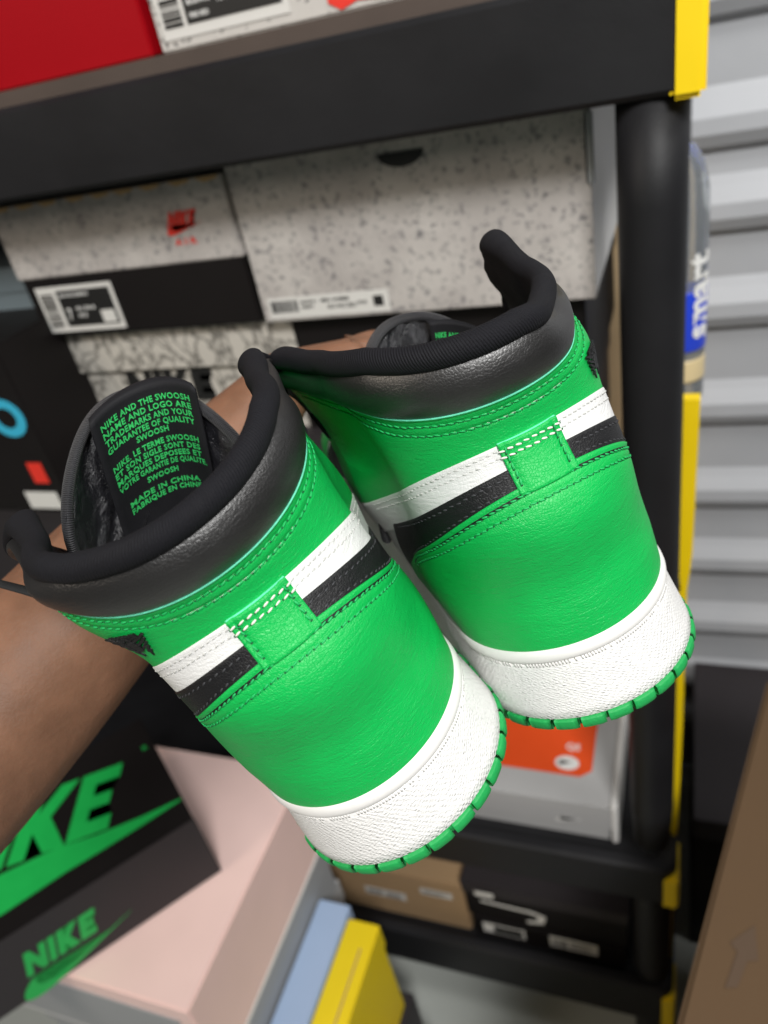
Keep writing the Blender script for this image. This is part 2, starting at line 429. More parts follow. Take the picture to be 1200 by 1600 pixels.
    ank = grid(G(-2.1, 2.1, 190), lambda s: (c_wt(s) - .35, max(c_wt(s) + .1, c_col(s) - 9 * max(0, abs(s) - 1.72 - (tips[0 if s < 0 else 1][0])) ** 1.3)), 44, lambda s, z, a, b: .055 + pk2(z, b) + (.09 * max(0, 1 - (b - z) / .14) if b - z < .12 else 0), [M_green, M_green_edge], 'ankle_panel', root, mx, rnd=.045, wide=True)
    stitches('stitching', [row(lambda s: c_col(s) - off, -1.68, 1.68, .06, 140) for off in (.32, .66)], M_stitch, ank, mx, hole=M_hole)
    # white band -------------------------------------------------
    wht = grid(G(-1.9, 1.9, 160), lambda s: (c_bt(s) - .3 - .5 * max(0, abs(s) - 1), c_wt(s)), 14, lambda s, z, a, b: .09, [M_white, M_white_edge], 'white_heel_band', root, mx)
    for a, b in ((-1.6, -.165), (.165, 1.6)):
        wr = [row(lambda s: c_wt(s) - off, a, b, .095) for off in (.17, .40)]
        stitches('stitching', wr, M_stitch_g, wht, mx, ln=.15, gap=.07, r=.026)
    # black band -------------------------------------------------
    def c_bb(s):
        return c_ctr(min(abs(s), 1.12)) - .3 - (0 if abs(s) < 1.12 else (abs(s) - 1.12) * 3)
    blk = grid(G(-1.35, 1.35, 130), lambda s: (c_bb(s), c_bt(s)), 12, lambda s, z, a, b: .125, [M_black2, M_blk_edge], 'black_heel_band', root, mx)
    for a, b in ((-1.3, -.17), (.17, 1.3)):
        br = [row(lambda s: c_bt(s) - .20, a, b, .13), row(lambda s: c_ctr(min(abs(s), 1.12)) + .09, max(a, -1.1), min(b, 1.1), .13)]
        stitches('stitching', br, M_stitch_b, blk, mx, ln=.16, gap=.12, r=.028)
    # heel tab -----------------------------------------------------
    tb = grid(G(-.165, .165, 26), lambda s: (8.55, 10.24 + .0 * s), 26, lambda s, z, a, b: .18 + .04 * math.cos(s / .165 * 1.4) + (-.04 if abs(abs(s) - .135) < .012 else 0), [M_green, M_green_edge], 'heel_tab', root, mx, rnd=.05)
    stitches('stitching', [[(sg * .135, z, .20) for z in lin(8.8, 10.2, 20)] for sg in (-1, 1)], M_stitch, tb, mx, ln=.20, gap=.06, r=.036, hole=M_hole)
    stitches('contrast_stitching', [[(s, c_wt(s) - off, .225) for s in lin(-.175, .175, 30)] for off in (.17, .40)], M_stitch_w, tb, mx, ln=.19, gap=.08, r=.032, hole=M_hole)
    # collar ---------------------------------------------------------
    def rise(s):
        a = abs(s); SE = 1.92 + tips[0 if s < 0 else 1][0]; S1 = SE - .36
        return 1.0 if a < S1 else math.sqrt(max(0.0, 1 - ((a - S1) / (SE - S1)) ** 2.8))
    def sect(s):
        a = abs(s); tp_ = tips[0 if s < 0 else 1]; S1 = 1.56 + tp_[0]
        tip = max(0, min(1, (a - 1.15) / .5)); tip = tip * tip * (3 - 2 * tip)
        rol = 13.12 + .95 * min(a, .65) ** 2 - .12 * max(0, min(a, 1.2) - .65) + (.22 + tp_[2]) * tip + (float(np.interp(a, *tips[4])) if s < 0 else 0); col = c_col(s)
        rr = rise(s)
        base = 9.6
        colx = col if a < S1 else base + (col - base) * max(rr, .05)
        rolx = base + (rol - base) * max(rr, .04) if a >= S1 else rol
        tz = rolx + .30 * max(rr, .3)
        pts = []; tags = []
        for k in np.linspace(0, 1, 15):
            pts.append((colx - .12 + (rolx - colx + .12) * k, -.02 + (.30 * math.sin(math.pi * min(1, k ** .9)) ** .8 + .09 * k) * max(rr, .25))); tags.append(0)
        az, bh = .40 * max(rr, .5), (.38 + .14 * tip) * max(rr, .55)
        for ph in np.linspace(-1.0, math.pi, 24):
            pts.append((tz + az * math.sin(ph), -.10 + bh * math.cos(ph))); tags.append(1)
        zb = pts[-1][0]
        for k in np.linspace(.06, 1, 12):
            pts.append((zb + ((3.5 if a < 1.3 else 3.5 + 5.6 * min(1, (a - 1.3) / .4)) - zb) * k, -(.10 + bh) - .25 * math.sin(math.pi * min(1, k * 2.2)) * (k < .45) - .1 * k)); tags.append(2)
        return pts, tags
    ss = list(np.linspace(-1.92 - tips[0][0], 1.92 + tips[1][0], 270)); Vl, Vr = [], []; UVs = []
    for s in ss:
        pts, tg = sect(s)
        P = surfn(np.full(len(pts), s), np.array([p[0] for p in pts]), np.array([p[1] for p in pts]))
        ln_ = 0
        for k, p in enumerate(P):
            if k: ln_ += np.linalg.norm(P[k] - P[k - 1])
            Vl.append((p[0] * mx, p[1], p[2])); UVs.append((s * 6.4, ln_))
    nr = len(tg); F0, F1 = [], []
    for i in range(len(ss) - 1):
        for j in range(nr - 1):
            a, b, c_, e = i*nr+j, (i+1)*nr+j, (i+1)*nr+j+1, i*nr+j+1
            (F0 if j < 14 else F1).append((a, b, c_, e) if mx > 0 else (a, e, c_, b))
    def sub(Fs, nm, M, par):
        used = sorted({i for f in Fs for i in f}); ix = {v: k for k, v in enumerate(used)}
        return mesh_obj(nm, np.array([Vl[i] for i in used]) * .01, [tuple(ix[i] for i in f) for f in Fs], M, par, None, [UVs[i] for i in used])
    sub(F0, 'collar', M_black, root)
    sub(F1, 'collar_lining', M_fabric, root)
    # insole -----------------------------------------------------
    A, _ = outline(3, -.35)
    mesh_obj('insole', np.stack([A[:, 0] * mx, A[:, 1], np.full(len(A), 3.4) + .5 * np.exp(-((A[:, 1] - 2) / 4.) ** 2)], 1) * .01, [tuple(range(len(A)))], M_insole, root, smooth=False)
    # vamp / toe: cross sections along y ---------------------------------
    V = []; UV = []; ys = list(np.linspace(11.0, 29.6, 46)); na = 34
    A, _ = outline(3, -.12)
    for y in ys:
        fwd = A[np.abs(A[:, 1] - y) < .6]; xr = fwd[fwd[:, 0] > 0][:, 0].mean() if (fwd[:, 0] > 0).any() else .6; xl = fwd[fwd[:, 0] < 0][:, 0].mean() if (fwd[:, 0] < 0).any() else -.6
        t_ = (y - 11) / 18.6
        hh = 2.9 + (5.0 * (1 - t_) ** 1.55 + 2.9 * (1 - t_ ** 5)) * (1 if t_ < .97 else .8) - 2.9 * (t_ > .999)
        for k in range(na + 1):
            an = math.pi * k / na; cx = (xr + xl) / 2; hw = (xr - xl) / 2
            x = cx + hw * math.copysign(abs(math.cos(an)) ** .8, math.cos(an)); z = 2.9 + (hh - 2.9) * math.sin(an) ** .75
            V.append((x * mx, y, z)); UV.append((k * .3, y))
    V = toe_spring(np.array(V)); nn = na + 1; F = []; FM = []
    for i in range(len(ys) - 1):
        for k in range(na):
            a, b, c_, e = i*nn+k, (i+1)*nn+k, (i+1)*nn+k+1, i*nn+k+1
            F.append((a, e, c_, b) if mx > 0 else (a, b, c_, e)); FM.append(0)
    F.append(tuple((len(ys)-1)*nn + k for k in range(nn)))
    mesh_obj('vamp', V * .01, F, [M_white], root, None, UV)
    capv = V.copy(); keep = [f for f, i in zip(F[:-1], [q // na for q in range(len(F) - 1)]) if ys[i] > 22.5]
    cen = np.array([0, 20, 3.0]); capv = cen + (capv - cen) * 1.022
    used = sorted({i for f in keep for i in f}); ix = {v: k for k, v in enumerate(used)}
    mesh_obj('toe_cap', np.array([capv[i] for i in used]) * .01, [tuple(ix[i] for i in f) for f in keep], M_green, root)
    for sg in (-1, 1):        # eyestay and swoosh on either side
        es = []
        Ve = []; Fe = []
        for i, y in enumerate(np.linspace(12, 19, 24)):
            t_ = (y - 11) / 18.6; hh = 2.9 + 5.0 * (1 - t_) ** 1.55 + 2.9
            for j, an in enumerate(np.linspace(1.22, .62, 8)):
                hw = 4.25; x = hw * abs(math.cos(an)) ** .8; z = 2.9 + (hh - 2.9) * math.sin(an) ** .75
                Ve.append((sg * x * 1.05 * mx, y, z * 1.02 + .05))
            if i:
                for j in range(7):
                    a = (i-1)*8+j; Fe.append((a, a+8, a+9, a+1))
        eo = mesh_obj('eyestay', np.array(Ve) * .01, Fe, M_green, root)
        sm = eo.modifiers.new('s', 'SOLIDIFY'); sm.thickness = .0014; sm.offset = 0
        sw = [((.0 + a) * 13, b * 9) for a, b in SWOOSH]
        Vs, Fs = polys_mesh([[(x, y) for x, y in sw]], .12)
        # swoosh: hook at the front, tail towards the heel
        P = np.stack([np.full(len(Vs), 0.), 21 - Vs[:, 0], 4.0 + Vs[:, 1] + .12 * Vs[:, 0]], 1)
        for q, v in zip(P, Vs):
            t_ = max(0, (q[1] - 11) / 18.6); hh = 2.9 + 5.0 * (1 - t_) ** 1.55 + 2.9
            k = min(.98, max(0.02, (q[2] - 2.9) / (hh - 2.9))); an = math.asin(k ** (1 / .75)); q[0] = sg * (4.55 * math.cos(an) ** .8 + .15 + v[2])
        mesh_obj('swoosh', P * [mx * .01, .01, .01], Fs, M_black2, root, smooth=False)
    # tongue ---------------------------------------------------------
    x0, zt, tilt, yc, hwid, lean = tongue
    def tpos(u, v, h=0):         # u across (-1..1), v down from the top (cm); inside face looks at the heel (-y)
        top = -2.3 * abs(u) ** 3.0 - .7 * abs(u) ** 1.8
        x = u * hwid; z = top - v; y = yc - 3.0 * abs(u) ** 2.2 + .22 * v - h + .1 * v * abs(u)
        c, s_ = math.cos(tilt), math.sin(tilt)
        return np.array([x0 + x * c + z * s_, y + lean * z * -.0, zt - x * s_ + z * c])
    nu, nv = 48, 30; V = []; F = []; UV = []
    for layer, hh in ((0, .0), (1, -.55)):
        for i in range(nu + 1):
            u = -1 + 2 * i / nu
            for j in range(nv + 1):
                v = 5.6 * j / nv
                puff = .0 if layer else (.25 * math.sin(math.pi * min(1, max(0, (1 - abs(u)) / .30)) ** .8 / 1.0) * (1 - .6 * math.exp(-((v - 2.9) / .35) ** 2)) * min(1, v / .5) + .11 * math.sin(u * 15 + v * 1.9 + 1.3 * math.sin(v * 1.7)) * min(1, v / .6) + .05 * math.sin(u * 31 - v * 4))
                p = tpos(u * .97, v + .05, hh + puff); V.append(p * [mx, 1, 1]); UV.append((u * 4, v))
    base = (nu + 1) * (nv + 1)
    for lay in (0, 1):
        for i in range(nu):
            for j in range(nv):
                a = lay*base + i*(nv+1)+j; q4 = (a, a+nv+1, a+nv+2, a+1); fl = (lay == 0) == (mx > 0)
                F.append(q4[::-1] if fl else q4)
    tg_ = mesh_obj('tongue', np.array(V) * .01, F, M_lining, root, None, UV)
    # binding round the tongue edge
    path = [tpos(-1, v, -.25) for v in lin(3.6, .4, 12)] + [tpos(u, 0, -.25) for u in lin(-1, 1, 44)[1:-1]] + [tpos(1, v, -.25) for v in lin(.4, 5.2, 14)]
    path = np.array(path)
    for _ in range(3): path[1:-1] = (path[:-2] + 2 * path[1:-1] + path[2:]) / 4
    V = []; F = []; UV = []; nk = 12; ln_ = 0
    for i, p in enumerate(path):
        tn = path[min(i+1, len(path)-1)] - path[max(i-1, 0)]; tn /= np.linalg.norm(tn)
        b1 = np.cross(tn, [0, 1, 0]); b1 /= np.linalg.norm(b1); b2 = np.cross(tn, b1)
        if i: ln_ += np.linalg.norm(p - path[i-1])
        for k in range(nk):
            a = 2 * math.pi * k / nk; q = p + b1 * .20 * math.cos(a) + b2 * .34 * math.sin(a); V.append(q * [mx, 1, 1]); UV.append((ln_ * 1.3, k * .01))
    for i in range(len(path) - 1):
        for k in range(nk):
            F.append((i*nk+k, i*nk+(k+1) % nk, (i+1)*nk+(k+1) % nk, (i+1)*nk+k))
    mesh_obj('edge_binding', np.array(V) * .01, F, M_binding, tg_, None, UV)
    # woven label hanging inside the tongue
    lu, lw, lh = label_text
    def lpos(a, v, h=0):
        # a in cm across, v down from the top (cm)
        u = (lu + a) / hwid; v = v * .76
        over = 0.0
        q = tpos(u, v, .42 + h + .1 * math.sin(v * .9) + over)
        q0 = tpos(lu / hwid, 0); q1 = tpos(u, 0)
        q[2] += (q0[2] - q1[2]) * .55 * (1 if v > .0 else 1)
        return q
    V = []; F = []; na_, nb = 20, 34
    rows_v = [(-.20, -1.0), (-.40, -.85), (-.48, -.45), (-.42, -.12)] + [(v, 0) for v in np.linspace(-.30, lh, nb)]
    for v, dh in rows_v:
        for i in range(na_ + 1):
            a = -lw / 2 + lw * i / na_
            V.append(lpos(a, v, dh) * [mx, 1, 1])
    for j in range(len(rows_v) - 1):
        for i in range(na_):
            a = j*(na_+1)+i; q4 = (a, a+1, a+na_+2, a+na_+1); F.append(q4[::-1] if mx > 0 else q4)
    lb = mesh_obj('woven_label', np.array(V) * .01, F, M_label, tg_)
    sm = lb.modifiers.new('s', 'SOLIDIFY'); sm.thickness = .0006; sm.offset = -1
    txt = [('NIKE AND THE SWOOSH', .45, 0, 1), ('NAME AND LOGO ARE', .84, 0, 1), ('TRADEMARKS AND YOUR', 1.23, 0, 1), ('GUARANTEE OF QUALITY', 1.62, 0, 1), ('SWOOSH', 2.02, .5, .38),
           ('NIKE. LE TERME SWOOSH', 2.56, 0, 1), ('ET SON SIGLE SONT DES', 2.95, 0, 1), ('MARQUES DEPOSEES ET', 3.34, 0, 1), ('VOTRE GARANTIE DE QUALITE.', 3.73, 0, 1.04), ('SWOOSH', 4.22, .5, .38),
           ('MADE IN CHINA', 4.86, .45, .86), ('FABRIQUE EN CHINE', 5.25, .45, .86)]
    TV = []; TF = []; tw_ = lw * .86
    for s_, v, al, wd in txt:
        if v > lh - .1: continue
        Vt, Ft = text_mesh(s_, .40, 1.08, .009, tw_ * wd)
        Vx, Fx = extrude_flat(Vt, Ft, .035); b = len(TV)
        x_off = -tw_ / 2 + (tw_ - tw_ * wd) * al
        for q in Vx:
            TV.append(lpos(q[0] + x_off, v - q[1], .0 + q[2]) * [mx, 1, 1] if mx > 0 else lpos(-(q[0] + x_off), v - q[1], q[2]) * [mx, 1, 1])
        TF += [tuple(i + b for i in f) for f in Fx]
    mesh_obj('embroidered_text', np.array(TV) * .01, TF, M_embroid, lb, smooth=False)
    # wings emblem on the outer ankle -----------------------------------
    Vw = []; Fw = []
    def poly_on(pts, h0, h1):
        Vp, Fp = polys_mesh([pts], 1.0); b = len(Vw)
        for q in Vp:
            q = q * np.array([.62, .62, 1]); s_ = -(.62 + q[0] * .1); P = surfn(s_, 10.62 + q[1], h0 + (h1 - h0) * q[2]); Vw.append(P * [mx, 1, 1])
        Fw.extend([tuple(i + b for i in f) for f in Fp])
    poly_on([(.42 * math.cos(a), .42 * math.sin(a) + .1) for a in np.linspace(0, 2 * math.pi, 17)[:-1]], .10, .155)
    for sg in (-1, 1):
        for k in range(5):
            yb = .50 - k * .27; L0 = 2.0 - k * .26
            poly_on([(sg * .5, yb - .12), (sg * (L0 * .7), yb + .06), (sg * L0, yb + .26), (sg * (L0 - .1), yb + .34), (sg * (L0 * .65), yb + .18), (sg * .5, yb - .0)][::sg], .10, .155)
    Vt, Ft = text_mesh('AIR JORDAN', .34, 1.0, .01, 1.7); Vt2, Ft2 = extrude_flat(Vt, Ft, 1.0); b = len(Vw)
    for q in Vt2:
        s_ = -(.62 - (q[0] - .85) * .1); Vw.append(surfn(s_, 10.98 + q[1] - .02 + .0, .10 + .055 * q[2]) * [mx, 1, 1])
    Fw += [tuple(i + b for i in f) for f in Ft2]
    mesh_obj('wings_emblem', np.array(Vw) * .01, Fw, M_black2, ank, smooth=False)
    # laces across the throat
    for k in range(6):
        y = 12 + k * 1.35; t_ = (y - 11) / 18.6; z = 2.9 + 5.0 * (1 - t_) ** 1.55 + 3.3
        pts = [np.array([x, y + .3 * abs(x) / 2, z - .12 * x * x]) for x in np.linspace(-2.6, 2.6, 12)]
        V = []; F = []
        for i, p in enumerate(pts):
            for q in ((-.35, -.08), (.35, -.08), (.35, .08), (-.35, .08)): V.append(((p[0]) * mx, p[1] + q[0], p[2] + q[1]))
            if i:
                for q in range(4): F.append(((i-1)*4+q, (i-1)*4+(q+1) % 4, i*4+(q+1) % 4, i*4+q))
        mesh_obj('lace', np.array(V) * .01, F, M_lace, root)
    return root

RL = [[0.78153, -0.38959, -0.48727], [-0.61136, -0.32263, -0.7226], [0.12431, 0.86263, -0.49032]]
RR = [[0.88644, -0.26366, -0.3804], [-0.45499, -0.34562, -0.82069], [0.08491, 0.90057, -0.42633]]
left_shoe = make_shoe('sneaker', 1, RL, (1.912, 10.058, 24.737), (.6, 14.45, .40, 10.4, 3.3, 0), (.25, 3.95, 6.6), ((-.12, 0, -.22), (-.05, 0, -.35), [(-1, .62, 9.3, 12.0, .3, 1.0), (-1, -.65, 12.8, 14.2, .5, 1.1), (1, -.35, 12.3, 13.5, 1.3, 1.8)], (.72, .45), ([0, 1, 1.5], [0, 0, .1])))
tag(left_shoe, 'green sneaker held lower and nearer, green lettering visible on its black tongue label', 'sneaker', 'pair of high-top sneakers')
right_shoe = make_shoe('sneaker', -1, RR, (8.353, 6.318, 26.18), (.1, 12.6, -.16, 10.2, 3.1, 0), (-1.9, 2.4, 2.6), ((.06, 0, -.22), (.0, 0, -.2), [(-1, -.85, 10.9, 13.4, .1, .55), (1, .55, 11.5, 13.5, .5, 1.3)], (.7, .0), ([.1, .5, .7, .9, 1.1, 1.3, 1.5, 1.9], [0, -.38, -.42, -.28, 0, .25, .38, .48])))
tag(right_shoe, 'green sneaker held higher, in front of the big grey speckled box', 'sneaker', 'pair of high-top sneakers')

# ------------------------------------------------------------------ placing helpers: where a line of sight meets a real plane of the room
def ray(px, py): return RM @ (np.array([px - 600., py - 800., 1200.]) / 1200.)
def onZ(px, py, z): d = ray(px, py); k = (z - CZ) / d[2]; return d * k + np.array([0, 0, CZ])
def dep(px, py, d): return RM @ (np.array([(px - 600.) * d / 1200., (py - 800.) * d / 1200., d])) + np.array([0, 0, CZ])

# ------------------------------------------------------------------ the arm and hand holding the shoes
M_skin = mat('skin', (0.185, 0.090, 0.052), 0.58, [('voro', 520, 0.22, 0.0002, {'clip': .2}), ('noise', 300, 0.5, 0.0005), ('noise', 35, 0.35, 0.0025)], (70, 0.38), spec=.35)
M_skin.node_tree.nodes['Principled BSDF'].inputs['Subsurface Weight'].default_value = 0.08
M_skin.node_tree.nodes['Principled BSDF'].inputs['Subsurface Scale'].default_value = 0.01
def skinned(name, joints, edges, parent=None, M=None, sub=2):
    me = bpy.data.meshes.new(name); me.from_pydata([tuple(j[0]) for j in joints], edges, [])
    ob = bpy.data.objects.new(name, me); C.objects.link(ob)
    sk = ob.modifiers.new('skin', 'SKIN'); sk.use_smooth_shade = True; sk.branch_smoothing = .6
    for v, j in zip(me.skin_vertices[0].data, joints): v.radius = (j[1], j[2] if len(j) > 2 else j[1])
    me.skin_vertices[0].data[0].use_root = True
    sb = ob.modifiers.new('sub', 'SUBSURF'); sb.levels = sub; sb.render_levels = sub
    dg = bpy.context.evaluated_depsgraph_get(); m2 = bpy.data.meshes.new_from_object(ob.evaluated_get(dg))
    bpy.data.objects.remove(ob)
    m2.materials.clear(); m2.materials.append(M)
    for p in m2.polygons: p.use_smooth = True
    o = bpy.data.objects.new(name, m2); C.objects.link(o); o.parent = parent
    return o
J = [(dep(-420, 1530, .30), .048), (dep(-200, 1320, .315), .0465), (dep(45, 1065, .335), .0415), (dep(200, 880, .350), .036), (dep(325, 755, .362), .032), (dep(385, 668, .368), .026), (dep(432, 614, .372), .0235),
     (dep(482, 578, .374), .021, .017)]
Eg = [(i, i + 1) for i in range(7)]
def finger(root, pts):
    p = root
    for q in pts: J.append(q); Eg.append((p, len(J) - 1)); p = len(J) - 1
finger(7, [(dep(540, 548, .378), .0095), (dep(585, 538, .386), .0088), (dep(625, 544, .398), .0082), (dep(640, 560, .404), .007)])
finger(7, [(dep(560, 555, .376), .0098), (dep(612, 545, .379), .0092), (dep(656, 550, .390), .0085), (dep(672, 570, .400), .0072)])
finger(7, [(dep(560, 580, .382), .0095), (dep(612, 575, .386), .0088), (dep(650, 582, .398), .0082), (dep(662, 602, .404), .007)])
finger(7, [(dep(545, 602, .388), .0088), (dep(590, 605, .394), .0080), (dep(622, 612, .404), .0074), (dep(632, 630, .410), .0062)])
finger(6, [(dep(462, 580, .362), .0115), (dep(505, 570, .354), .0104), (dep(545, 562, .350), .0096), (dep(576, 562, .352), .0082)])
person = skinned('person', J, Eg, None, M_skin)
tag(person, 'bare forearm reaching in from the left, hand gripping both green sneakers', 'person')

# black lace hanging over the forearm
def tube(name, pts, r, M, parent=None, nk=8, flat=1.0, closed=False):
    P = np.array(pts, float); V = []; F = []; UV = []; L = 0
    rr = r if hasattr(r, '__len__') else [r] * len(P)
    for i, p in enumerate(P):
        tn = P[min(i+1, len(P)-1)] - P[max(i-1, 0)]; tn /= np.linalg.norm(tn) + 1e-12
        up = np.array([0, 0, 1.]) if abs(tn[2]) < .9 else np.array([1., 0, 0])
        b1 = np.cross(tn, up); b1 /= np.linalg.norm(b1); b2 = np.cross(tn, b1)
        if i: L += np.linalg.norm(p - P[i-1])
        for k in range(nk):
            a = 2 * math.pi * k / nk; V.append(p + b1 * rr[i] * math.cos(a) + b2 * rr[i] * flat * math.sin(a)); UV.append((L, k / nk))
    for i in range(len(P) - 1):
        for k in range(nk): F.append((i*nk+k, i*nk+(k+1) % nk, (i+1)*nk+(k+1) % nk, (i+1)*nk+k))
    F.append(tuple(range(nk))[::-1]); F.append(tuple((len(P)-1)*nk + k for k in range(nk)))
    return mesh_obj(name, V, F, M, parent, None, UV)
lace = tube('loose_lace', [dep(-60, 895, .262), dep(0, 912, .262), dep(38, 922, .262), dep(75, 928, .262), dep(95, 932, .265), dep(130, 925, .275)], [.0016, .0018, .0020, .0036, .0034, .002], M_lace, None, 8, .5)
lace.parent = left_shoe; lace.matrix_parent_inverse = left_shoe.matrix_world.inverted()

# ------------------------------------------------------------------ the room: floor and roll-up door
M_floor = mat('painted_concrete', (0.42, 0.44, 0.41), 0.45, [('noise', 60, 0.2, 0.002)], (6, 0.08))
M_door = mat('galvanised_steel', (0.42, 0.43, 0.45), 0.6, [('noise', 30, 0.15, 0.002)], (9, 0.07), metal=0.15)
M_plas = mat('black_plastic', (0.010, 0.010, 0.0115), 0.5, [('noise', 600, 0.35, 0.0004), ('noise', 25, 0.3, 0.002)], (12, 0.35), spec=.3)
M_yel = mat('yellow_plastic', (0.85, 0.60, 0.0), 0.5, [('noise', 400, 0.2, 0.0003)], (20, 0.05))
def box_mesh(x0, x1, y0, y1, z0, z1, r=.0015, seg=2):
    bm = bmesh.new(); bmesh.ops.create_cube(bm, size=1)
    for v in bm.verts: v.co = ((x0 + x1) / 2 + v.co.x * (x1 - x0), (y0 + y1) / 2 + v.co.y * (y1 - y0), (z0 + z1) / 2 + v.co.z * (z1 - z0))
    if r: bmesh.ops.bevel(bm, geom=bm.edges[:], offset=r, segments=seg, affect='EDGES')
    return bm
def box(name, x0, x1, y0, y1, z0, z1, M, parent=None, r=.0015):
    bm = box_mesh(x0, x1, y0, y1, z0, z1, r); me = bpy.data.meshes.new(name); bm.to_mesh(me); bm.free()
    me.materials.append(M)
    o = bpy.data.objects.new(name, me); C.objects.link(o); o.parent = parent
    return o
fl = mesh_obj('floor', [(-4, -3, 0), (4, -3, 0), (4, 4, 0), (-4, 4, 0)], [(0, 1, 2, 3)], M_floor, smooth=False); tag(fl, kind='structure')
H = CZ
# roll-up door: a corrugated steel curtain
ribs = [z + H for z in (-.229+.152*2, -.229+.13, -.229, -.338, -.479, -.641, -.801, -.947, -1.094, -1.24, -1.38)]
prof = []
ztop = H + .6
zs = [H + .22, H + .08, H - .075] + ribs[2:]
zs = sorted(set([round(z, 4) for z in [H + .47, H + .35, H + .22, H + .07, H - .08] + ribs[2:]]), reverse=True)
prof.append((0.0, H + .6))
for z in zs:
    prof += [(0.0, z + .075), (-.006, z + .062), (-.018, z + .040), (-.020, z + .020), (-.012, z + .004), (.004, z - .004)]
prof.append((0.0, .005))
V = []; F = []
for y, z in prof:
    for x in (-.06, .3, .8, 1.6): V.append((x, 1.2 + y + (x - .3) * .03, z))
for i in range(len(prof) - 1):
    for k in range(3): a = i*4+k; F.append((a, a+4, a+5, a+1))
dr = mesh_obj('roll_up_door', V, F, M_door, smooth=False); tag(dr, 'silver corrugated steel roll-up door behind the black shelving', 'door')
sm = dr.modifiers.new('s', 'SOLIDIFY'); sm.thickness = .002
M_drk = mat('dark_wall_paint', (0.025, 0.025, 0.027), 0.8, None, (5, .2))
bw = box('back_wall', -2.5, -.065, 1.25, 1.30, 0, 2.3, M_drk); tag(bw, 'dark wall behind the boxes on the shelving', 'wall')

# ------------------------------------------------------------------ shelving
unit = empty('shelving_unit', (-.35, .6, 0))
tag(unit, 'black plastic shelving unit with yellow corner trim, loaded with shoe boxes', 'shelving')
def P(o):  # parent without moving
    o.parent = unit; o.matrix_parent_inverse = Matrix.Translation((-.35, .6, 0)).inverted(); return o
def tray(z0, z1, x0=-1.35, x1=-.011, y0=.6, y1=1.06):
    """shelf board with a raised rim and rounded corners"""
    bm = bmesh.new()
    def loop(ins, z, r=.02):
        pts = []
        for cx, cy, a0 in ((x1 - ins - r, y0 + ins + r, -90), (x1 - ins - r, y1 - ins - r, 0), (x0 + ins + r, y1 - ins - r, 90), (x0 + ins + r, y0 + ins + r, 180)):
            for k in range(7):
                a = math.radians(a0 + k * 15); pts.append(bm.verts.new((cx + r * math.cos(a), cy + r * math.sin(a), z)))
        return pts
    L = [loop(.004, z0), loop(0, z0 + .004), loop(0, z1 - .004), loop(.004, z1), loop(.016, z1), loop(.019, z1 - .006), loop(.02, z1 - .035)]
    for a, b in zip(L, L[1:]):
        n = len(a)
        for i in range(n): bm.faces.new((a[i], a[(i+1) % n], b[(i+1) % n], b[i]))
    bm.faces.new(L[0][::-1]); bm.faces.new(L[-1])
    me = bpy.data.meshes.new('shelf'); bm.to_mesh(me); bm.free(); me.materials.append(M_plas)
    o = bpy.data.objects.new('shelf', me); C.objects.link(o); return P(o)
tray(H - .080, H - .006, x1=.006); tray(H - 1.047, H - .970, x1=.004); tray(H - 1.385, H - 1.285, x1=.004)
def post(x, y, z0, z1, r=.0253):
    pts = [(x, y, z) for z in lin(z0, z1, 12)]
    return P(tube('post', pts, [r * .86] + [r] * 11 + [r], M_plas, None, 28))
for x, y in ((-.027, .632), (-1.31, .632), (-.027, 1.03), (-1.31, 1.03)):
    post(x, y, H - .948, H - .081); post(x, y, H - 1.284, H - 1.048); post(x, y, .0, H - 1.386)
    post(x, y, H - .03, H + .5)
# yellow corner caps and trim on the right-hand end
def cap(z0, z1, x=.003, w=.024):
    return P(box('corner_cap', x - w + .006, x + .0045, .5985, .66, z0, z1, M_yel, r=.0035))
cap(H - .083, H + .002); cap(H - 1.050, H - .985); cap(H - 1.39, H - 1.30)
def strip(zs_, x=.002):
    """flat yellow rail with notched ends, running down the end frame"""
    V = []; 
    for z, xl, xr in zs_:
        for y in (.655, .668): V += [(xl, y, z), (xr, y, z)]
    F = []
    n = len(zs_)
    for i in range(n - 1):
        a = i * 4; b = a + 4
        F += [(a, b, b+1, a+1), (a+2, a+3, b+3, b+2), (a, a+2, b+2, b), (a+1, b+1, b+3, a+3)]
    F += [(0, 1, 3, 2), ((n-1)*4, (n-1)*4+2, (n-1)*4+3, (n-1)*4+1)]
    return P(mesh_obj('yellow_rail', V, F, M_yel, smooth=False))
strip([(H - .33, -.008, .012), (H - .50, -.010, .010), (H - .525, -.002, .008), (H - .548, -.000, .006), (H - .565, -.011, .006), (H - .75, -.012, .006), (H - .945, -.015, .004), (H - .965, -.004, .003), (H - .985, -.002, .003)])
strip([(H - 1.05, -.010, .002), (H - 1.29, -.012, .0)])

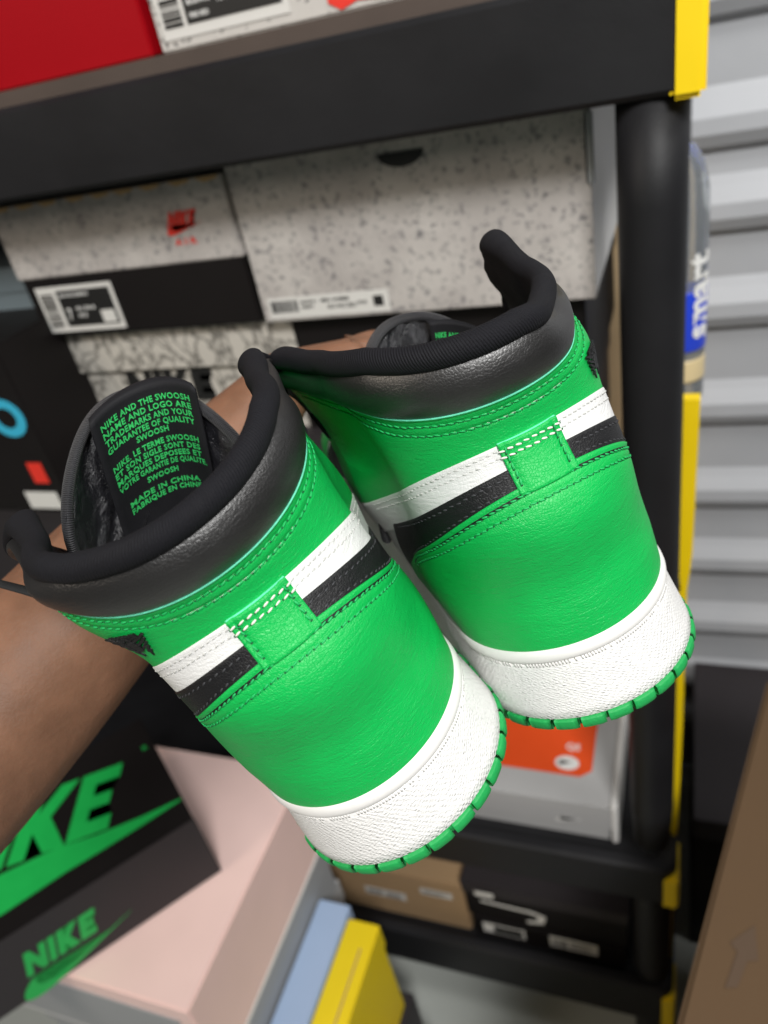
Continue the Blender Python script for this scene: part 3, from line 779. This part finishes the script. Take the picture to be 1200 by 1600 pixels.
# ------------------------------------------------------------------ shoe boxes
def card(name, col, rough=.6, speck=None, crackle=None, var=.06, spec=.4):
    M = mat(name, col, rough, [('noise', 200, 0.12, 0.0006)], (14, var), spec)
    nt = M.node_tree; N = nt.nodes; Lk = nt.links; B = N['Principled BSDF']; tc = N.new('ShaderNodeTexCoord')
    prev = None
    for l in B.inputs['Base Color'].links: prev = l.from_socket
    for (sc, lo, hi, c2, amt) in (speck or []):
        v = N.new('ShaderNodeTexNoise'); v.inputs['Scale'].default_value = sc; v.inputs['Detail'].default_value = 3; v.inputs['Roughness'].default_value = .6
        Lk.new(tc.outputs['Object'], v.inputs['Vector'])
        mr = N.new('ShaderNodeMapRange'); mr.inputs['From Min'].default_value = lo; mr.inputs['From Max'].default_value = hi; mr.inputs['To Max'].default_value = amt
        Lk.new(v.outputs['Fac'], mr.inputs['Value'])
        mx_ = N.new('ShaderNodeMix'); mx_.data_type = 'RGBA'; Lk.new(mr.outputs['Result'], mx_.inputs['Factor']); Lk.new(prev, mx_.inputs['A']); mx_.inputs['B'].default_value = (*c2, 1)
        prev = mx_.outputs['Result']
    if crackle:
        v = N.new('ShaderNodeTexVoronoi'); v.feature = 'DISTANCE_TO_EDGE'; v.inputs['Scale'].default_value = crackle[0]
        nz = N.new('ShaderNodeTexNoise'); nz.inputs['Scale'].default_value = 25; nz.inputs['Detail'].default_value = 4
        mv = N.new('ShaderNodeMix'); mv.data_type = 'VECTOR'; mv.inputs['Factor'].default_value = .06
        mp = N.new('ShaderNodeMapping'); mp.inputs['Scale'].default_value = (1, 1, .45)
        Lk.new(tc.outputs['Object'], mp.inputs['Vector']); Lk.new(tc.outputs['Object'], nz.inputs['Vector'])
        Lk.new(mp.outputs['Vector'], mv.inputs['A']); Lk.new(nz.outputs['Color'], mv.inputs['B']); Lk.new(mv.outputs['Result'], v.inputs['Vector'])
        mr = N.new('ShaderNodeMapRange'); mr.inputs['From Min'].default_value = crackle[1]; mr.inputs['From Max'].default_value = 0; mr.inputs['To Max'].default_value = crackle[3]
        Lk.new(v.outputs['Distance'], mr.inputs['Value'])
        mx_ = N.new('ShaderNodeMix'); mx_.data_type = 'RGBA'; Lk.new(mr.outputs['Result'], mx_.inputs['Factor']); Lk.new(prev, mx_.inputs['A']); mx_.inputs['B'].default_value = (*crackle[2], 1)
        prev = mx_.outputs['Result']
    Lk.new(prev, B.inputs['Base Color'])
    return M
K_cem = card('speckled_grey_card', (0.43, 0.40, 0.38), .5, [(18, .42, .62, (.55, .52, .49), .7), (120, .57, .66, (.12, .12, .13), .62), (210, .60, .67, (.08, .08, .09), .7)])
K_cem2 = card('speckled_pale_card', (0.55, 0.53, 0.50), .5, [(170, .60, .66, (.03, .03, .03), .95)])
K_red = card('red_card', (0.33, 0.001, 0.006), .5, spec=.15)
K_blk = card('black_card', (0.009, 0.0075, 0.0075), .5, spec=.2)
K_dkg = card('dark_grey_card', (0.030, 0.026, 0.028), .5, spec=.25)
K_ele = card('crackle_print_card', (0.52, 0.49, 0.44), .6, crackle=(55, .13, (.09, .085, .075), .9))
K_wht = card('white_card', (0.72, 0.71, 0.69), .6)
K_brn = card('brown_cardboard', (0.36, 0.235, 0.125), .75)
K_tan = card('tan_cardboard', (0.48, 0.35, 0.20), .75)
K_pink = card('pink_card', (0.90, 0.65, 0.60), .5)
K_gry = card('grey_card', (0.33, 0.34, 0.35), .5)
K_lgry = card('light_grey_card', (0.42, 0.42, 0.42), .45)
K_blue = card('pale_blue_card', (0.36, 0.47, 0.66), .5)
K_yel = card('yellow_card', (0.80, 0.60, 0.01), .5)
K_org = card('orange_card', (0.72, 0.075, 0.012), .5)
K_lblue = card('grey_blue_card', (0.16, 0.20, 0.22), .5)
I_lab = mat('label_paper', (0.66, 0.65, 0.62), .6); I_ink = mat('black_ink', (0.012, 0.012, 0.012), .5); I_red = mat('red_ink', (0.75, 0.035, 0.02), .5)
I_grn = mat('green_ink', (0.010, 0.42, 0.075), .45, None, (30, .1)); I_wht = mat('white_ink', (0.72, 0.72, 0.70), .5); I_blu = mat('cyan_ink', (0.04, 0.42, 0.62), .5); I_tan = mat('torn_paper', (0.55, 0.36, 0.17), .8)
def frame(o, u, v):   # local x along u, y along v, z outward
    u = Vector(u).normalized(); v = Vector(v).normalized(); w = u.cross(v)
    M = Matrix.Identity(4)
    for i in range(3): M[i][0] = u[i]; M[i][1] = v[i]; M[i][2] = w[i]; M[i][3] = o[i]
    return M
def print_on(name, polys, M, fr, parent, h=.0004):
    V, F = polys_mesh(polys, h); o = mesh_obj(name, V, F, M, parent, smooth=False)
    o.matrix_parent_inverse = parent.matrix_world.inverted() if parent else Matrix.Identity(4); o.matrix_world = fr
    return o
def text_on(name, rows, M, fr, parent, h=.0003):
    TV = []; TF = []
    for s_, x, y, size, w in rows:
        V, F = text_mesh(s_, size, 1.0, size * .02, w); V2, F2 = extrude_flat(V, F, h); b = len(TV)
        TV += [(q[0] + x, q[1] + y, q[2]) for q in V2]; TF += [tuple(i + b for i in f) for f in F2]
    o = mesh_obj(name, TV, TF, M, parent, smooth=False); o.matrix_parent_inverse = parent.matrix_world.inverted(); o.matrix_world = fr
    return o
def rect(x0, y0, x1, y1): return [(x0, y0), (x1, y0), (x1, y1), (x0, y1)]
def bars(x, y, w, h, n, vertical=True):
    out = []; t = 0; rnd = random.Random(n)
    while t < w:
        b = rnd.choice([.4, .7, 1.2]) * w / n; out.append(rect(x + t, y, x + min(t + b, w), y + h) if vertical else rect(y, x + t, y + h, x + min(t + b, w))); t += b + rnd.choice([.4, .8]) * w / n
    return out
def shoebox(name, x0, x1, y0, y1, z0, z1, Mb, Ml, lid, label, cat='shoe box', over=.0025, yaw=0, group=None):
    r = empty(name, ((x0 + x1) / 2, (y0 + y1) / 2, z0))
    if yaw: r.rotation_euler = (0, 0, yaw)
    dx, dy = (x1 - x0) / 2, (y1 - y0) / 2
    box('box_base', -dx, dx, -dy, dy, 0, z1 - z0 - .003, Mb, r)
    if lid: box('lid', -dx - over, dx + over, -dy - over, dy + over, z1 - z0 - lid, z1 - z0, Ml, r)
    bpy.context.view_layer.update()
    return tag(r, label, cat, group)
def front(r, x, y, out=.0):   # frame on the front face of a box (local), x from left edge, y from bottom
    return r.matrix_world @ frame((x, y, 0), (1, 0, 0), (0, 0, 1))
def fr_front(r, x0, x1, y0, y1, x, z, d): return r.matrix_world @ frame((-(x1 - x0) / 2 + x, -(y1 - y0) / 2 - d, z), (1, 0, 0), (0, 0, 1))

# ---- top shelf
zt_ = H + .0065
P(box('shelf_deck', -1.32, -.03, .622, 1.04, H - .03, H + .006, mat('dusty_plastic', (.075, .055, .045), .7, [('noise', 300, .3, .0005)], (20, .25))))
rb = shoebox('shoe_box', -.86, -.428, .655, .98, zt_, zt_ + .15, K_red, K_red, .0, 'red shoe box on the top shelf at the far left', group=None)
cb = shoebox('shoe_box', -.418, -.06, .655, .98, zt_, zt_ + .15, K_cem2, K_cem2, .0, 'white speckled shoe box with a size 10.5 label on the top shelf')
# size label
f = fr_front(cb, -.418, -.06, .655, .98, .006, .008, .0006)
L_ = print_on('size_label', [rect(0, 0, .118, .085)], I_lab, f, cb)
f2 = fr_front(cb, -.418, -.06, .655, .98, .006, .008, .0011)
print_on('label_panel', [rect(.026, .008, .113, .078)], I_ink, f2, L_)
print_on('barcode', bars(.008, .004, .068, .018, 26, False), I_ink, f2, L_)
f3 = fr_front(cb, -.418, -.06, .655, .98, .006, .008, .0016)
text_on('label_text', [('10.5', .029, .034, .019, .024), ('UK 9.5  EUR 44.5', .056, .040, .007, .03), ('CM 28.5  BR 42', .056, .031, .007, .03), ('BLACK/WHITE', .030, .021, .006, .022), ('MEN HOMBRE', .058, .019, .005, .026), ('FIRE RED', .030, .012, .005, .018), ('AIR', .028, .055, .012, .012)], I_wht, f3, L_)
print_on('torn_patch', [[(.156, .0), (.166, -.006), (.18, -.002), (.20, -.004), (.206, -.001), (.210, .004), (.212, .045), (.158, .045)]], I_red, fr_front(cb, -.418, -.06, .655, .98, .0, .008, .0007), cb)
print_on('hole', [[(.166, .006), (.200, .008), (.198, .05), (.168, .05)]], K_lgry, fr_front(cb, -.418, -.06, .655, .98, .0, .008, .0013), cb)

# ---- big speckled box (with a finger hole) and its white side
x0, x1, y0, y1, z0, z1 = -.404, -.0755, .68, 1.02, H - .240, H - .083
bb = shoebox('shoe_box', x0, x1, y0, y1, z0, z1, K_wht, K_wht, .0, 'large grey speckled shoe box with a finger hole and long barcode sticker')
pn = box('printed_front', -(x1-x0)/2 - .0004, (x1-x0)/2 + .0004, -(y1-y0)/2 - .0035, -(y1-y0)/2 + .001, .0, z1 - z0 - .002, K_cem, bb, r=.0012)
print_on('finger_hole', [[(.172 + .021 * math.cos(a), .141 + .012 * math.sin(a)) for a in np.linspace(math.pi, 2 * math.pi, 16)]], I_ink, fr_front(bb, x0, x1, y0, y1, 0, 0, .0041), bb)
f = fr_front(bb, x0, x1, y0, y1, .007, .0035, .0041); st = print_on('barcode_sticker', [rect(0, 0, .131, .0215)], I_lab, f, bb)
f = fr_front(bb, x0, x1, y0, y1, .007, .0035, .0046)
print_on('barcode', bars(.004, .006, .030, .012, 20), I_ink, f, st); print_on('code_square', [rect(.115, .006, .125, .016)], I_ink, f, st)
text_on('label_text', [('AIR RETRO 3', .037, .014, .004, .018), ('CEMENT', .037, .009, .004, .014), ('MEN / HOMBRE', .060, .014, .005, .030), ('10.5 44.5 28.5', .066, .007, .006, .030), ('US UK', .098, .009, .005, .010)], I_ink, f, st)
sl = box('corner_flap', (x1-x0)/2 - .004, (x1-x0)/2 + .003, -(y1-y0)/2 - .005, -(y1-y0)/2 + .0, .095, .150, K_gry, bb, r=.0015)
# box under the big one
ub = shoebox('shoe_box', -.40, -.09, .70, 1.02, H - .375, H - .2415, K_blk, K_blk, .05, 'plain black shoe box in shadow under the large speckled box')
u2 = shoebox('shoe_box', -.41, -.10, .69, 1.02, H - .51, H - .3755, K_dkg, K_dkg, .05, 'dark grey shoe box below the plain black one, mostly behind the sneakers')
tb_ = shoebox('carton', -.30, -.03, 1.07, 1.20, H - 1.2, H - .25, K_tan, K_tan, .0, 'tall tan cardboard carton standing behind the shelving by the post', 'carton')

# ---- grey lid over black base, red logo
x0, x1, y0, y1, z0, z1 = -.700, -.412, .68, 1.0, H - .240, H - .0935
lb_ = shoebox('shoe_box', x0, x1, y0, y1, z0, z1, K_blk, K_cem, .078, 'black shoe box with a grey speckled lid and a small red logo', yaw=0)
f = fr_front(lb_, x0, x1, y0, y1, .212, z1 - z0 - .050, .0032)
print_on('red_logo', [[(a + (.02 * b / .02) * .25, b) for a, b in p] for p in nike_polys(.040, True, True, .2, 0, .016)], I_red, f, lb_)
text_on('red_lettering', [('A I R', .006, -.010, .009, .026)], I_red, f, lb_)
tp = []
for k in range(9):
    a = .005 + k * .032 + random.uniform(-.004, .004); tp.append([(a, 0), (a + .010, -.005), (a + .024, -.003), (a + .027, .0)])
print_on('torn_edge', tp, I_tan, fr_front(lb_, x0, x1, y0, y1, 0, z1 - z0 - .001, .0032), lb_)
f = fr_front(lb_, x0, x1, y0, y1, .013, .006, .0005); L2 = print_on('size_label', [rect(0, 0, .106, .052)], I_lab, f, lb_)
f = fr_front(lb_, x0, x1, y0, y1, .013, .006, .0010)
print_on('label_panel', [rect(.028, .006, .101, .047)], I_ink, f, L2); print_on('barcode', bars(.006, .004, .038, .018, 18, False), I_ink, f, L2)
f = fr_front(lb_, x0, x1, y0, y1, .013, .006, .0015)
text_on('label_text', [('7', .034, .014, .018, .006), ('UK 6  EUR 40', .048, .024, .006, .026), ('BLACK/CEMENT', .032, .040, .005, .040), ('CM 25', .048, .016, .006, .012)], I_wht, f, L2)
print_on('code_square', [rect(.080, .008, .098, .022)], I_lab, f, L2)

# ---- crackle-print box with black lettering
x0, x1, y0, y1, z0, z1 = -.735, -.395, .705, 1.02, H - .385, H - .2415
eb = shoebox('shoe_box', x0, x1, y0, y1, z0, z1, K_ele, K_ele, .052, 'shoe box in grey crackle print with black lettering, under the black and speckled one', over=.009)
f = fr_front(eb, x0, x1, y0, y1, .098, .047, .0006)
print_on('lettering', nike_polys(.125, False, True, .10, 0, .042), I_ink, f, eb)
print_on('blue_patch', [rect(-.03, .00, .0, .045)], I_blu, fr_front(eb, x0, x1, y0, y1, -.001, .0, -.02), eb)
e2 = shoebox('shoe_box', -.73, -.42, .70, 1.0, H - .52, H - .3855, K_blk, K_blk, .05, 'black shoe box underneath the crackle-print box')
# pale grey-blue box at the far left, black boxes in front of it
gb = shoebox('shoe_box', -.98, -.715, .72, .98, H - .262, H - .165, K_lblue, K_lblue, .03, 'grey-blue shoe box at the left edge, level with the speckled lid')
x0, x1, y0, y1, z0, z1 = -.93, -.688, .595, .88, H - .427, H - .212
kb = shoebox('shoe_box', x0, x1, y0, y1, z0, z1, K_blk, K_dkg, .0, 'tall black shoe box at the left edge with a blue ring and red square')
fr_ = lambda x, z, d: fr_front(kb, x0, x1, y0, y1, x, z, d)
kw = x1 - x0
ring_o = [(.026 * math.cos(a), .0225 * math.sin(a)) for a in np.linspace(0, 2 * math.pi, 33)[:-1]]
rv = []; rf = []
for a in np.linspace(0, 2 * math.pi, 41)[:-1]:
    for r_ in (.013, .024):
        for h_ in (0, .0005): rv.append((r_ * 1.1 * math.cos(a), r_ * math.sin(a), h_))
for i in range(40):
    a = i * 4; b = ((i + 1) % 40) * 4
    rf += [(a+1, a+3, b+3, b+1), (a, b, b+2, a+2), (a+2, b+2, b+3, a+3), (a, a+1, b+1, b)]
ro = mesh_obj('blue_ring', rv, rf, I_blu, kb, smooth=False); ro.matrix_parent_inverse = kb.matrix_world.inverted(); ro.matrix_world = fr_(kw - .033, .127, .0006)
print_on('red_square', [rect(0, 0, .022, .028)], I_red, fr_(kw - .038, .040, .0006), kb)
print_on('white_label', [rect(0, 0, .050, .024)], I_lab, fr_(kw - .064, .003, .0006), kb)
k2 = shoebox('shoe_box', -.95, -.68, .61, .9, H - .60, H - .430, K_dkg, K_dkg, .02, 'dark grey shoe box below the tall black one at the left edge')

# ---- second shelf: grey box with orange top
z_s = H - 1.006
x0, x1, y0, y1, z0, z1 = -.33, -.083, .655, .98, z_s + .001, H - .930
ob_ = shoebox('shoe_box', x0, x1, y0, y1, z0, z1, K_lgry, K_lgry, .05, 'light grey shoe box with an orange panel on its lid')
fz = lambda x, y, d: ob_.matrix_world @ frame((-(x1 - x0) / 2 + x, -(y1 - y0) / 2 + y, z1 - z0 + d), (1, 0, 0), (0, 1, 0))
op = print_on('orange_panel', [[(0, 0), (.19, 0), (.205, .012), (.205, .20), (0, .20)]], K_org, fz(.015, .040, .0003), ob_)
print_on('white_logo', [[(.012 * math.cos(a) * 1.4, .012 * math.sin(a)) for a in np.linspace(0, 2 * math.pi, 25)[:-1]]], I_wht, fz(.185, .060, .0009), op)
print_on('logo_mark', [[(a * .022 - .012, b * .022 - .004) for a, b in SWOOSH]], I_ink, fz(.185, .060, .0016), op)
text_on('white_lettering', [('QS', 0, 0, .016, .020)], I_wht, fz(.180, .084, .0009), op)
print_on('front_swoosh', [[(a * .036, b * .030) for a, b in SWOOSH]], I_wht, fr_front(ob_, x0, x1, y0, y1, .175, .030, .0032), ob_)
rim = box('clear_sleeve', (x1-x0)/2 + .003, (x1-x0)/2 + .012, -(y1-y0)/2 - .004, (y1-y0)/2, .0, z1 - z0 + .004, K_wht, ob_, r=.002)
o2 = shoebox('shoe_box', -.66, -.345, .66, .98, z_s + .001, H - .90, K_blk, K_blk, .03, 'black shoe box on the second shelf behind the lower sneaker')
rc = box('red_cap', -.40, -.378, .612, .634, H - .972 + .003, H - .958, K_red); tag(rc, 'small red cap lying on the rim of the second shelf under the lower sneaker', 'cap')

# ---- bottom shelf: brown carton and black boxes
zb_ = H - 1.32
x0, x1, y0, y1, z0, z1 = -.60, -.318, .645, 1.0, zb_ + .001, H - 1.185
br_ = shoebox('carton', x0, x1, y0, y1, z0, z1, K_brn, K_brn, .0, 'brown cardboard carton with two white labels on the bottom shelf', 'carton')
l_ = print_on('shipping_label', [rect(0, 0, .075, .020)], I_lab, fr_front(br_, x0, x1, y0, y1, .098, .050, .0006), br_)
print_on('label_print', bars(.004, .004, .03, .012, 14) + [rect(.038, .013, .070, .015), rect(.038, .008, .064, .010), rect(.038, .003, .068, .005)], I_ink, fr_front(br_, x0, x1, y0, y1, .098, .050, .0011), l_)
l_ = print_on('shipping_label', [rect(0, 0, .055, .016)], I_lab, fr_front(br_, x0, x1, y0, y1, .205, .086, .0006), br_)
print_on('label_print', [rect(.004, .010, .050, .012), rect(.004, .005, .040, .007)], I_ink, fr_front(br_, x0, x1, y0, y1, .205, .086, .0011), l_)
x0, x1, y0, y1 = -.308, -.066, .64, 1.0
b1_ = shoebox('shoe_box', x0, x1, y0, y1, zb_ + .001, H - 1.262, K_blk, K_blk, .0, 'black shoe box with two white labels at the bottom right of the bottom shelf')
l_ = print_on('white_label', [rect(0, 0, .075, .030)], I_lab, fr_front(b1_, x0, x1, y0, y1, .125, .020, .0006), b1_)
print_on('label_print', bars(.005, .005, .022, .018, 12) + [rect(.032, .022, .068, .024), rect(.032, .015, .060, .017), rect(.032, .008, .066, .010)], I_ink, fr_front(b1_, x0, x1, y0, y1, .125, .020, .0011), l_)
sl_ = print_on('white_label', [rect(0, 0, .070, .026)], I_lab, fr_front(b1_, x0, x1, y0, y1, .015, .020, .0006), b1_)
print_on('label_panel', [rect(.018, .003, .066, .023)], I_ink, fr_front(b1_, x0, x1, y0, y1, .015, .020, .0011), sl_)
b2_ = shoebox('shoe_box', x0 - .008, x1 + .004, y0 + .004, y1, H - 1.2605, H - 1.165, K_blk, K_dkg, .030, 'black shoe box with a grey curved mark, upper one on the bottom shelf')
hk = [( .0, .0), (.085, -.004), (.105, -.012), (.100, -.034), (.075, -.040), (.072, -.034), (.090, -.028), (.092, -.015), (.08, -.010), (.0, -.005)]
print_on('curved_mark', [hk], I_lab, fr_front(b2_, x0, x1, y0, y1, .020, .052, .0006), b2_)
print_on('white_label', [rect(0, 0, .030, .012)], I_lab, fr_front(b2_, x0, x1, y0, y1, .015, .070, .0042), b2_)

# ---- stack of boxes on the floor at the left, with the sneakers' own box on top
zt2 = H - .757
A_ = onZ(0, 1465, zt2); B_ = onZ(300, 1275, zt2)
u = (B_ - A_) / np.linalg.norm(B_ - A_); v = np.array([-u[1], u[0], 0]); Lb, Wb, Hb = .36, .235, .131; Q_ = .88    # box 0.32 x 0.21 x 0.115 m
nb_ = empty('shoe_box'); nb_.matrix_world = frame(tuple(B_ - u * Lb * Q_ - np.array([0, 0, Hb * Q_])), tuple(u), tuple(v)) @ Matrix.Scale(Q_, 4); bpy.context.view_layer.update()
tag(nb_, 'large black shoe box with bright green lettering, on top of the pink box', 'shoe box')
box('box_base', 0, Lb, 0, Wb, 0, Hb - .004, K_dkg, nb_, r=.001)
ld = box('lid', -.002, Lb, -.0025, Wb + .002, Hb - .128, Hb, K_blk, nb_, r=.0015)
sk_ = box('lid_side', -.002, Lb + .0012, -.0038, -.0024, .004, Hb - .003, K_dkg, nb_, r=.0)
top = nb_.matrix_world @ frame((0, 0, Hb + .0004), (1, 0, 0), (0, 1, 0))
pl = []
k_ = .086; hl_ = .116; xx = Lb - .160 - 2.17 * k_
for ch in 'NIKE':
    for p in LET[ch]:
        q = [(xx + a * k_ + .45 * b * hl_, .068 + b * hl_) for a, b in p]
        pl.append([(x, y - .28 * (x - (Lb - .12))) for x, y in q])
    xx += ADV[ch] * k_
pl.append([(Lb + a, b) for a, b in ((-.005, .036), (.0, .038), (-.06, .049), (-.12, .064), (-.17, .082), (-.25, .095), (-.30, .095), (-.35, .11), (-.357, .08), (-.35, .045), (-.32, .03), (-.25, .031), (-.17, .035), (-.12, .034), (-.06, .034))][::-1])
print_on('green_logo', pl, I_grn, top, nb_)
text_on('registered_mark', [('R', Lb - .018, .165, .012, .008)], I_grn, top, nb_)
sd = nb_.matrix_world @ frame((Lb - .284, -.0039, .005), (1, 0, 0), (0, 0, 1))
pl = []; xx = .018; k_ = .0325; hl_ = .043
for ch in 'NIKE':
    for p in LET[ch]: pl.append([(xx + a * k_ + .28 * b * hl_, .037 + b * hl_ + (xx + a * k_) * .03) for a, b in p])
    xx += ADV[ch] * k_ + .001
pl.append([(a * .160, b * .118 - .006) for a, b in SWOOSH])
print_on('green_side_logo', pl, I_grn, sd, nb_)
# pink box
zp = H - .8735
x0, x1, y0, y1, z0, z1 = -.82, -.5016, .271, .593, H - 1.025, zp
pk_ = shoebox('shoe_box', x0, x1, y0, y1, z0, z1, K_gry, K_pink, .0, 'large pink shoe box lying under the black one with green lettering')
box('lid', -(x1-x0)/2 - .003, (x1-x0)/2 + .003, -(y1-y0)/2 - .003, (y1-y0)/2 + .003, .004, z1 - z0 + .0008, K_pink, pk_, r=.002)
box('grey_trim', -(x1-x0)/2 - .004, (x1-x0)/2 + .0042, -(y1-y0)/2 - .0042, (y1-y0)/2 + .004, -.001, .006, K_wht, pk_, r=.001)
box('grey_front', -(x1-x0)/2 - .003, (x1-x0)/2 - .02, -(y1-y0)/2 - .0045, -(y1-y0)/2 - .0028, .006, z1 - z0 - .03, K_gry, pk_, r=.0)
g2 = shoebox('shoe_box', x0 + .0, x1 - .004, y0 + .01, y1 - .01, H - 1.150, H - 1.027, K_gry, K_gry, .06, 'grey shoe box directly beneath the pink one')
g3 = shoebox('shoe_box', x0, x1 - .01, y0 - .02, y1, .002, H - 1.152, K_lgry, K_lgry, .05, 'pale grey shoe box at the bottom of the floor stack')
bl_ = shoebox('shoe_box', -.4995, -.4490, .16, .528, .17, H - 1.087, K_blue, K_blue, .0, 'pale blue shoe box standing on end between the grey stack and the yellow box')
print_on('gold_emblem', [[(.012 * math.cos(a), .012 * math.sin(a)) for a in np.linspace(0, 2 * math.pi, 20)[:-1]]], mat('gold_foil', (.42, .30, .10), .35, metal=.6), bl_.matrix_world @ frame((-.002, -.055, H - 1.087 - .17 + .0003), (1, 0, 0), (0, 1, 0)), bl_)
ye_ = shoebox('shoe_box', -.4445, -.4000, .16, .510, .17, H - 1.096, K_yel, K_yel, .05, 'narrow yellow shoe box standing on end beside the pale blue one')
for zc_, w_ in ((H - 1.0959, 0),): print_on('spine_line', [rect(-.0012, -.14, .0012, .14)], K_brn, ye_.matrix_world @ frame((.008, 0, H - 1.096 - .17 + .0003), (1, 0, 0), (0, 1, 0)), ye_)
stl = shoebox('carton', -.4995, -.392, .16, .53, .002, .168, K_dkg, K_dkg, .0, 'dark carton on the floor carrying the pale blue and yellow boxes', 'carton')
rd = shoebox('shoe_box', -.386, -.346, .40, .47, .002, .16, K_blk, K_red, .05, 'small black box with a red lid on the floor beside the yellow box')

# ---- big brown carton low on the right, black bin added behind it to fill the dark gap
zc = H - .74
a_ = onZ(1058, 1600, zc); b_ = onZ(1200, 1060, zc); u = (b_ - a_) / np.linalg.norm(b_ - a_); v = np.array([u[1], -u[0], 0])
cb_ = empty('carton'); cb_.matrix_world = frame(tuple(a_ - u * .2 - np.array([0, 0, zc - .002])), tuple(v), tuple(u)); bpy.context.view_layer.update()
tag(cb_, 'big brown cardboard carton with a faded black arrow at the lower right', 'carton')
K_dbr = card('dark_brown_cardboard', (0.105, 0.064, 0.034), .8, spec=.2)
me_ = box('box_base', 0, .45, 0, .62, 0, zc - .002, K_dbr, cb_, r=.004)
fr2 = cb_.matrix_world @ frame((0, 0, zc - .0014), (1, 0, 0), (0, 1, 0))
print_on('arrow_mark', [[(.028, .245), (.037, .25), (.040, .275), (.048, .28), (.040, .31), (.024, .285), (.031, .28)]], mat('faded_ink', (.085, .052, .03), .8), fr2, cb_)
print_on('red_print', [[(.030, .47), (.06, .44), (.10, .45), (.10, .56), (.045, .56)]], mat('faded_red_print', (.16, .03, .012), .8), fr2, cb_)
bn = shoebox('dark_filler_bin', .03, .50, .80, 1.14, .002, H - 1.13, K_blk, K_dkg, .05, 'added black bin darkening the floor in front of the lower roll-up door', 'bin')  # added so the pale floor by the door goes dark
# ---- clear water bottle behind the post
M_pet = mat('clear_plastic', (0.75, 0.80, 0.84), 0.08, [('noise', 60, .2, .002)], trans=.85)
M_lbb = mat('blue_bottle_label', (0.015, 0.05, 0.55), .35)
bt = empty('water_bottle', (-.009, .80, H - .400)); tag(bt, 'clear plastic water bottle with a blue and white label hanging behind the post', 'bottle')
def lathe(name, pr, M, parent, n=32, dx=0):
    V = []; F = []
    for r_, z in pr:
        for k in range(n): V.append((r_ * math.cos(2 * math.pi * k / n) + dx, r_ * math.sin(2 * math.pi * k / n), z))
    for i in range(len(pr) - 1):
        for k in range(n): F.append((i*n+k, i*n+(k+1) % n, (i+1)*n+(k+1) % n, (i+1)*n+k))
    F.append(tuple(range(n))[::-1]); F.append(tuple((len(pr)-1)*n+k for k in range(n)))
    return mesh_obj(name, V, F, M, parent)
lathe('bottle_body', [(.020, 0), (.0255, .006), (.026, .02), (.0245, .03), (.026, .04), (.026, .19), (.025, .215), (.020, .238), (.012, .252), (.004, .256)], M_pet, bt)
lathe('bottle_label', [(.0263, .062), (.0265, .063), (.0265, .122), (.0263, .123)], M_lbb, bt)
lathe('bottle_foot_label', [(.0263, .028), (.0264, .030), (.0264, .050), (.0263, .052)], mat('pale_gold_label', (.62, .50, .28), .4), bt)
V, F = text_mesh('smart', .036, 1.0, .001, .085); V2, F2 = extrude_flat(V, F, .0006)
TV = []
for q in V2:      # reads bottom to top round the front of the bottle
    ang = -math.pi / 2 + .75 + (-(q[1] - .012)) / .026; r_ = .0267 + q[2]; TV.append((r_ * math.cos(ang), r_ * math.sin(ang), .075 + q[0]))
mesh_obj('bottle_lettering', TV, F2, I_wht, bt, smooth=False)

cd = tube('cord_lock', [dep(628, 862, .40), dep(640, 872, .40), dep(655, 884, .40), dep(668, 893, .40)], .0012, I_grn)
cd2 = tube('toggle', [dep(666, 892, .40), dep(676, 902, .40)], .0022, M_yel, cd); cd2.name = 'toggle_sleeve'
V = []; F = []
c0 = dep(680, 912, .40)
for i in range(7):
    for k in range(10):
        th = math.pi * i / 6; V.append(c0 + np.array([math.sin(th) * math.cos(k * math.pi / 5), math.sin(th) * math.sin(k * math.pi / 5), math.cos(th)]) * .0042)
for i in range(6):
    for k in range(10): F.append((i*10+k, (i+1)*10+k, (i+1)*10+(k+1) % 10, i*10+(k+1) % 10))
mesh_obj('toggle_bead', V, F, I_wht, cd)
tag(cd, 'green cord with a small yellow and white toggle between the two sneakers', 'cord')
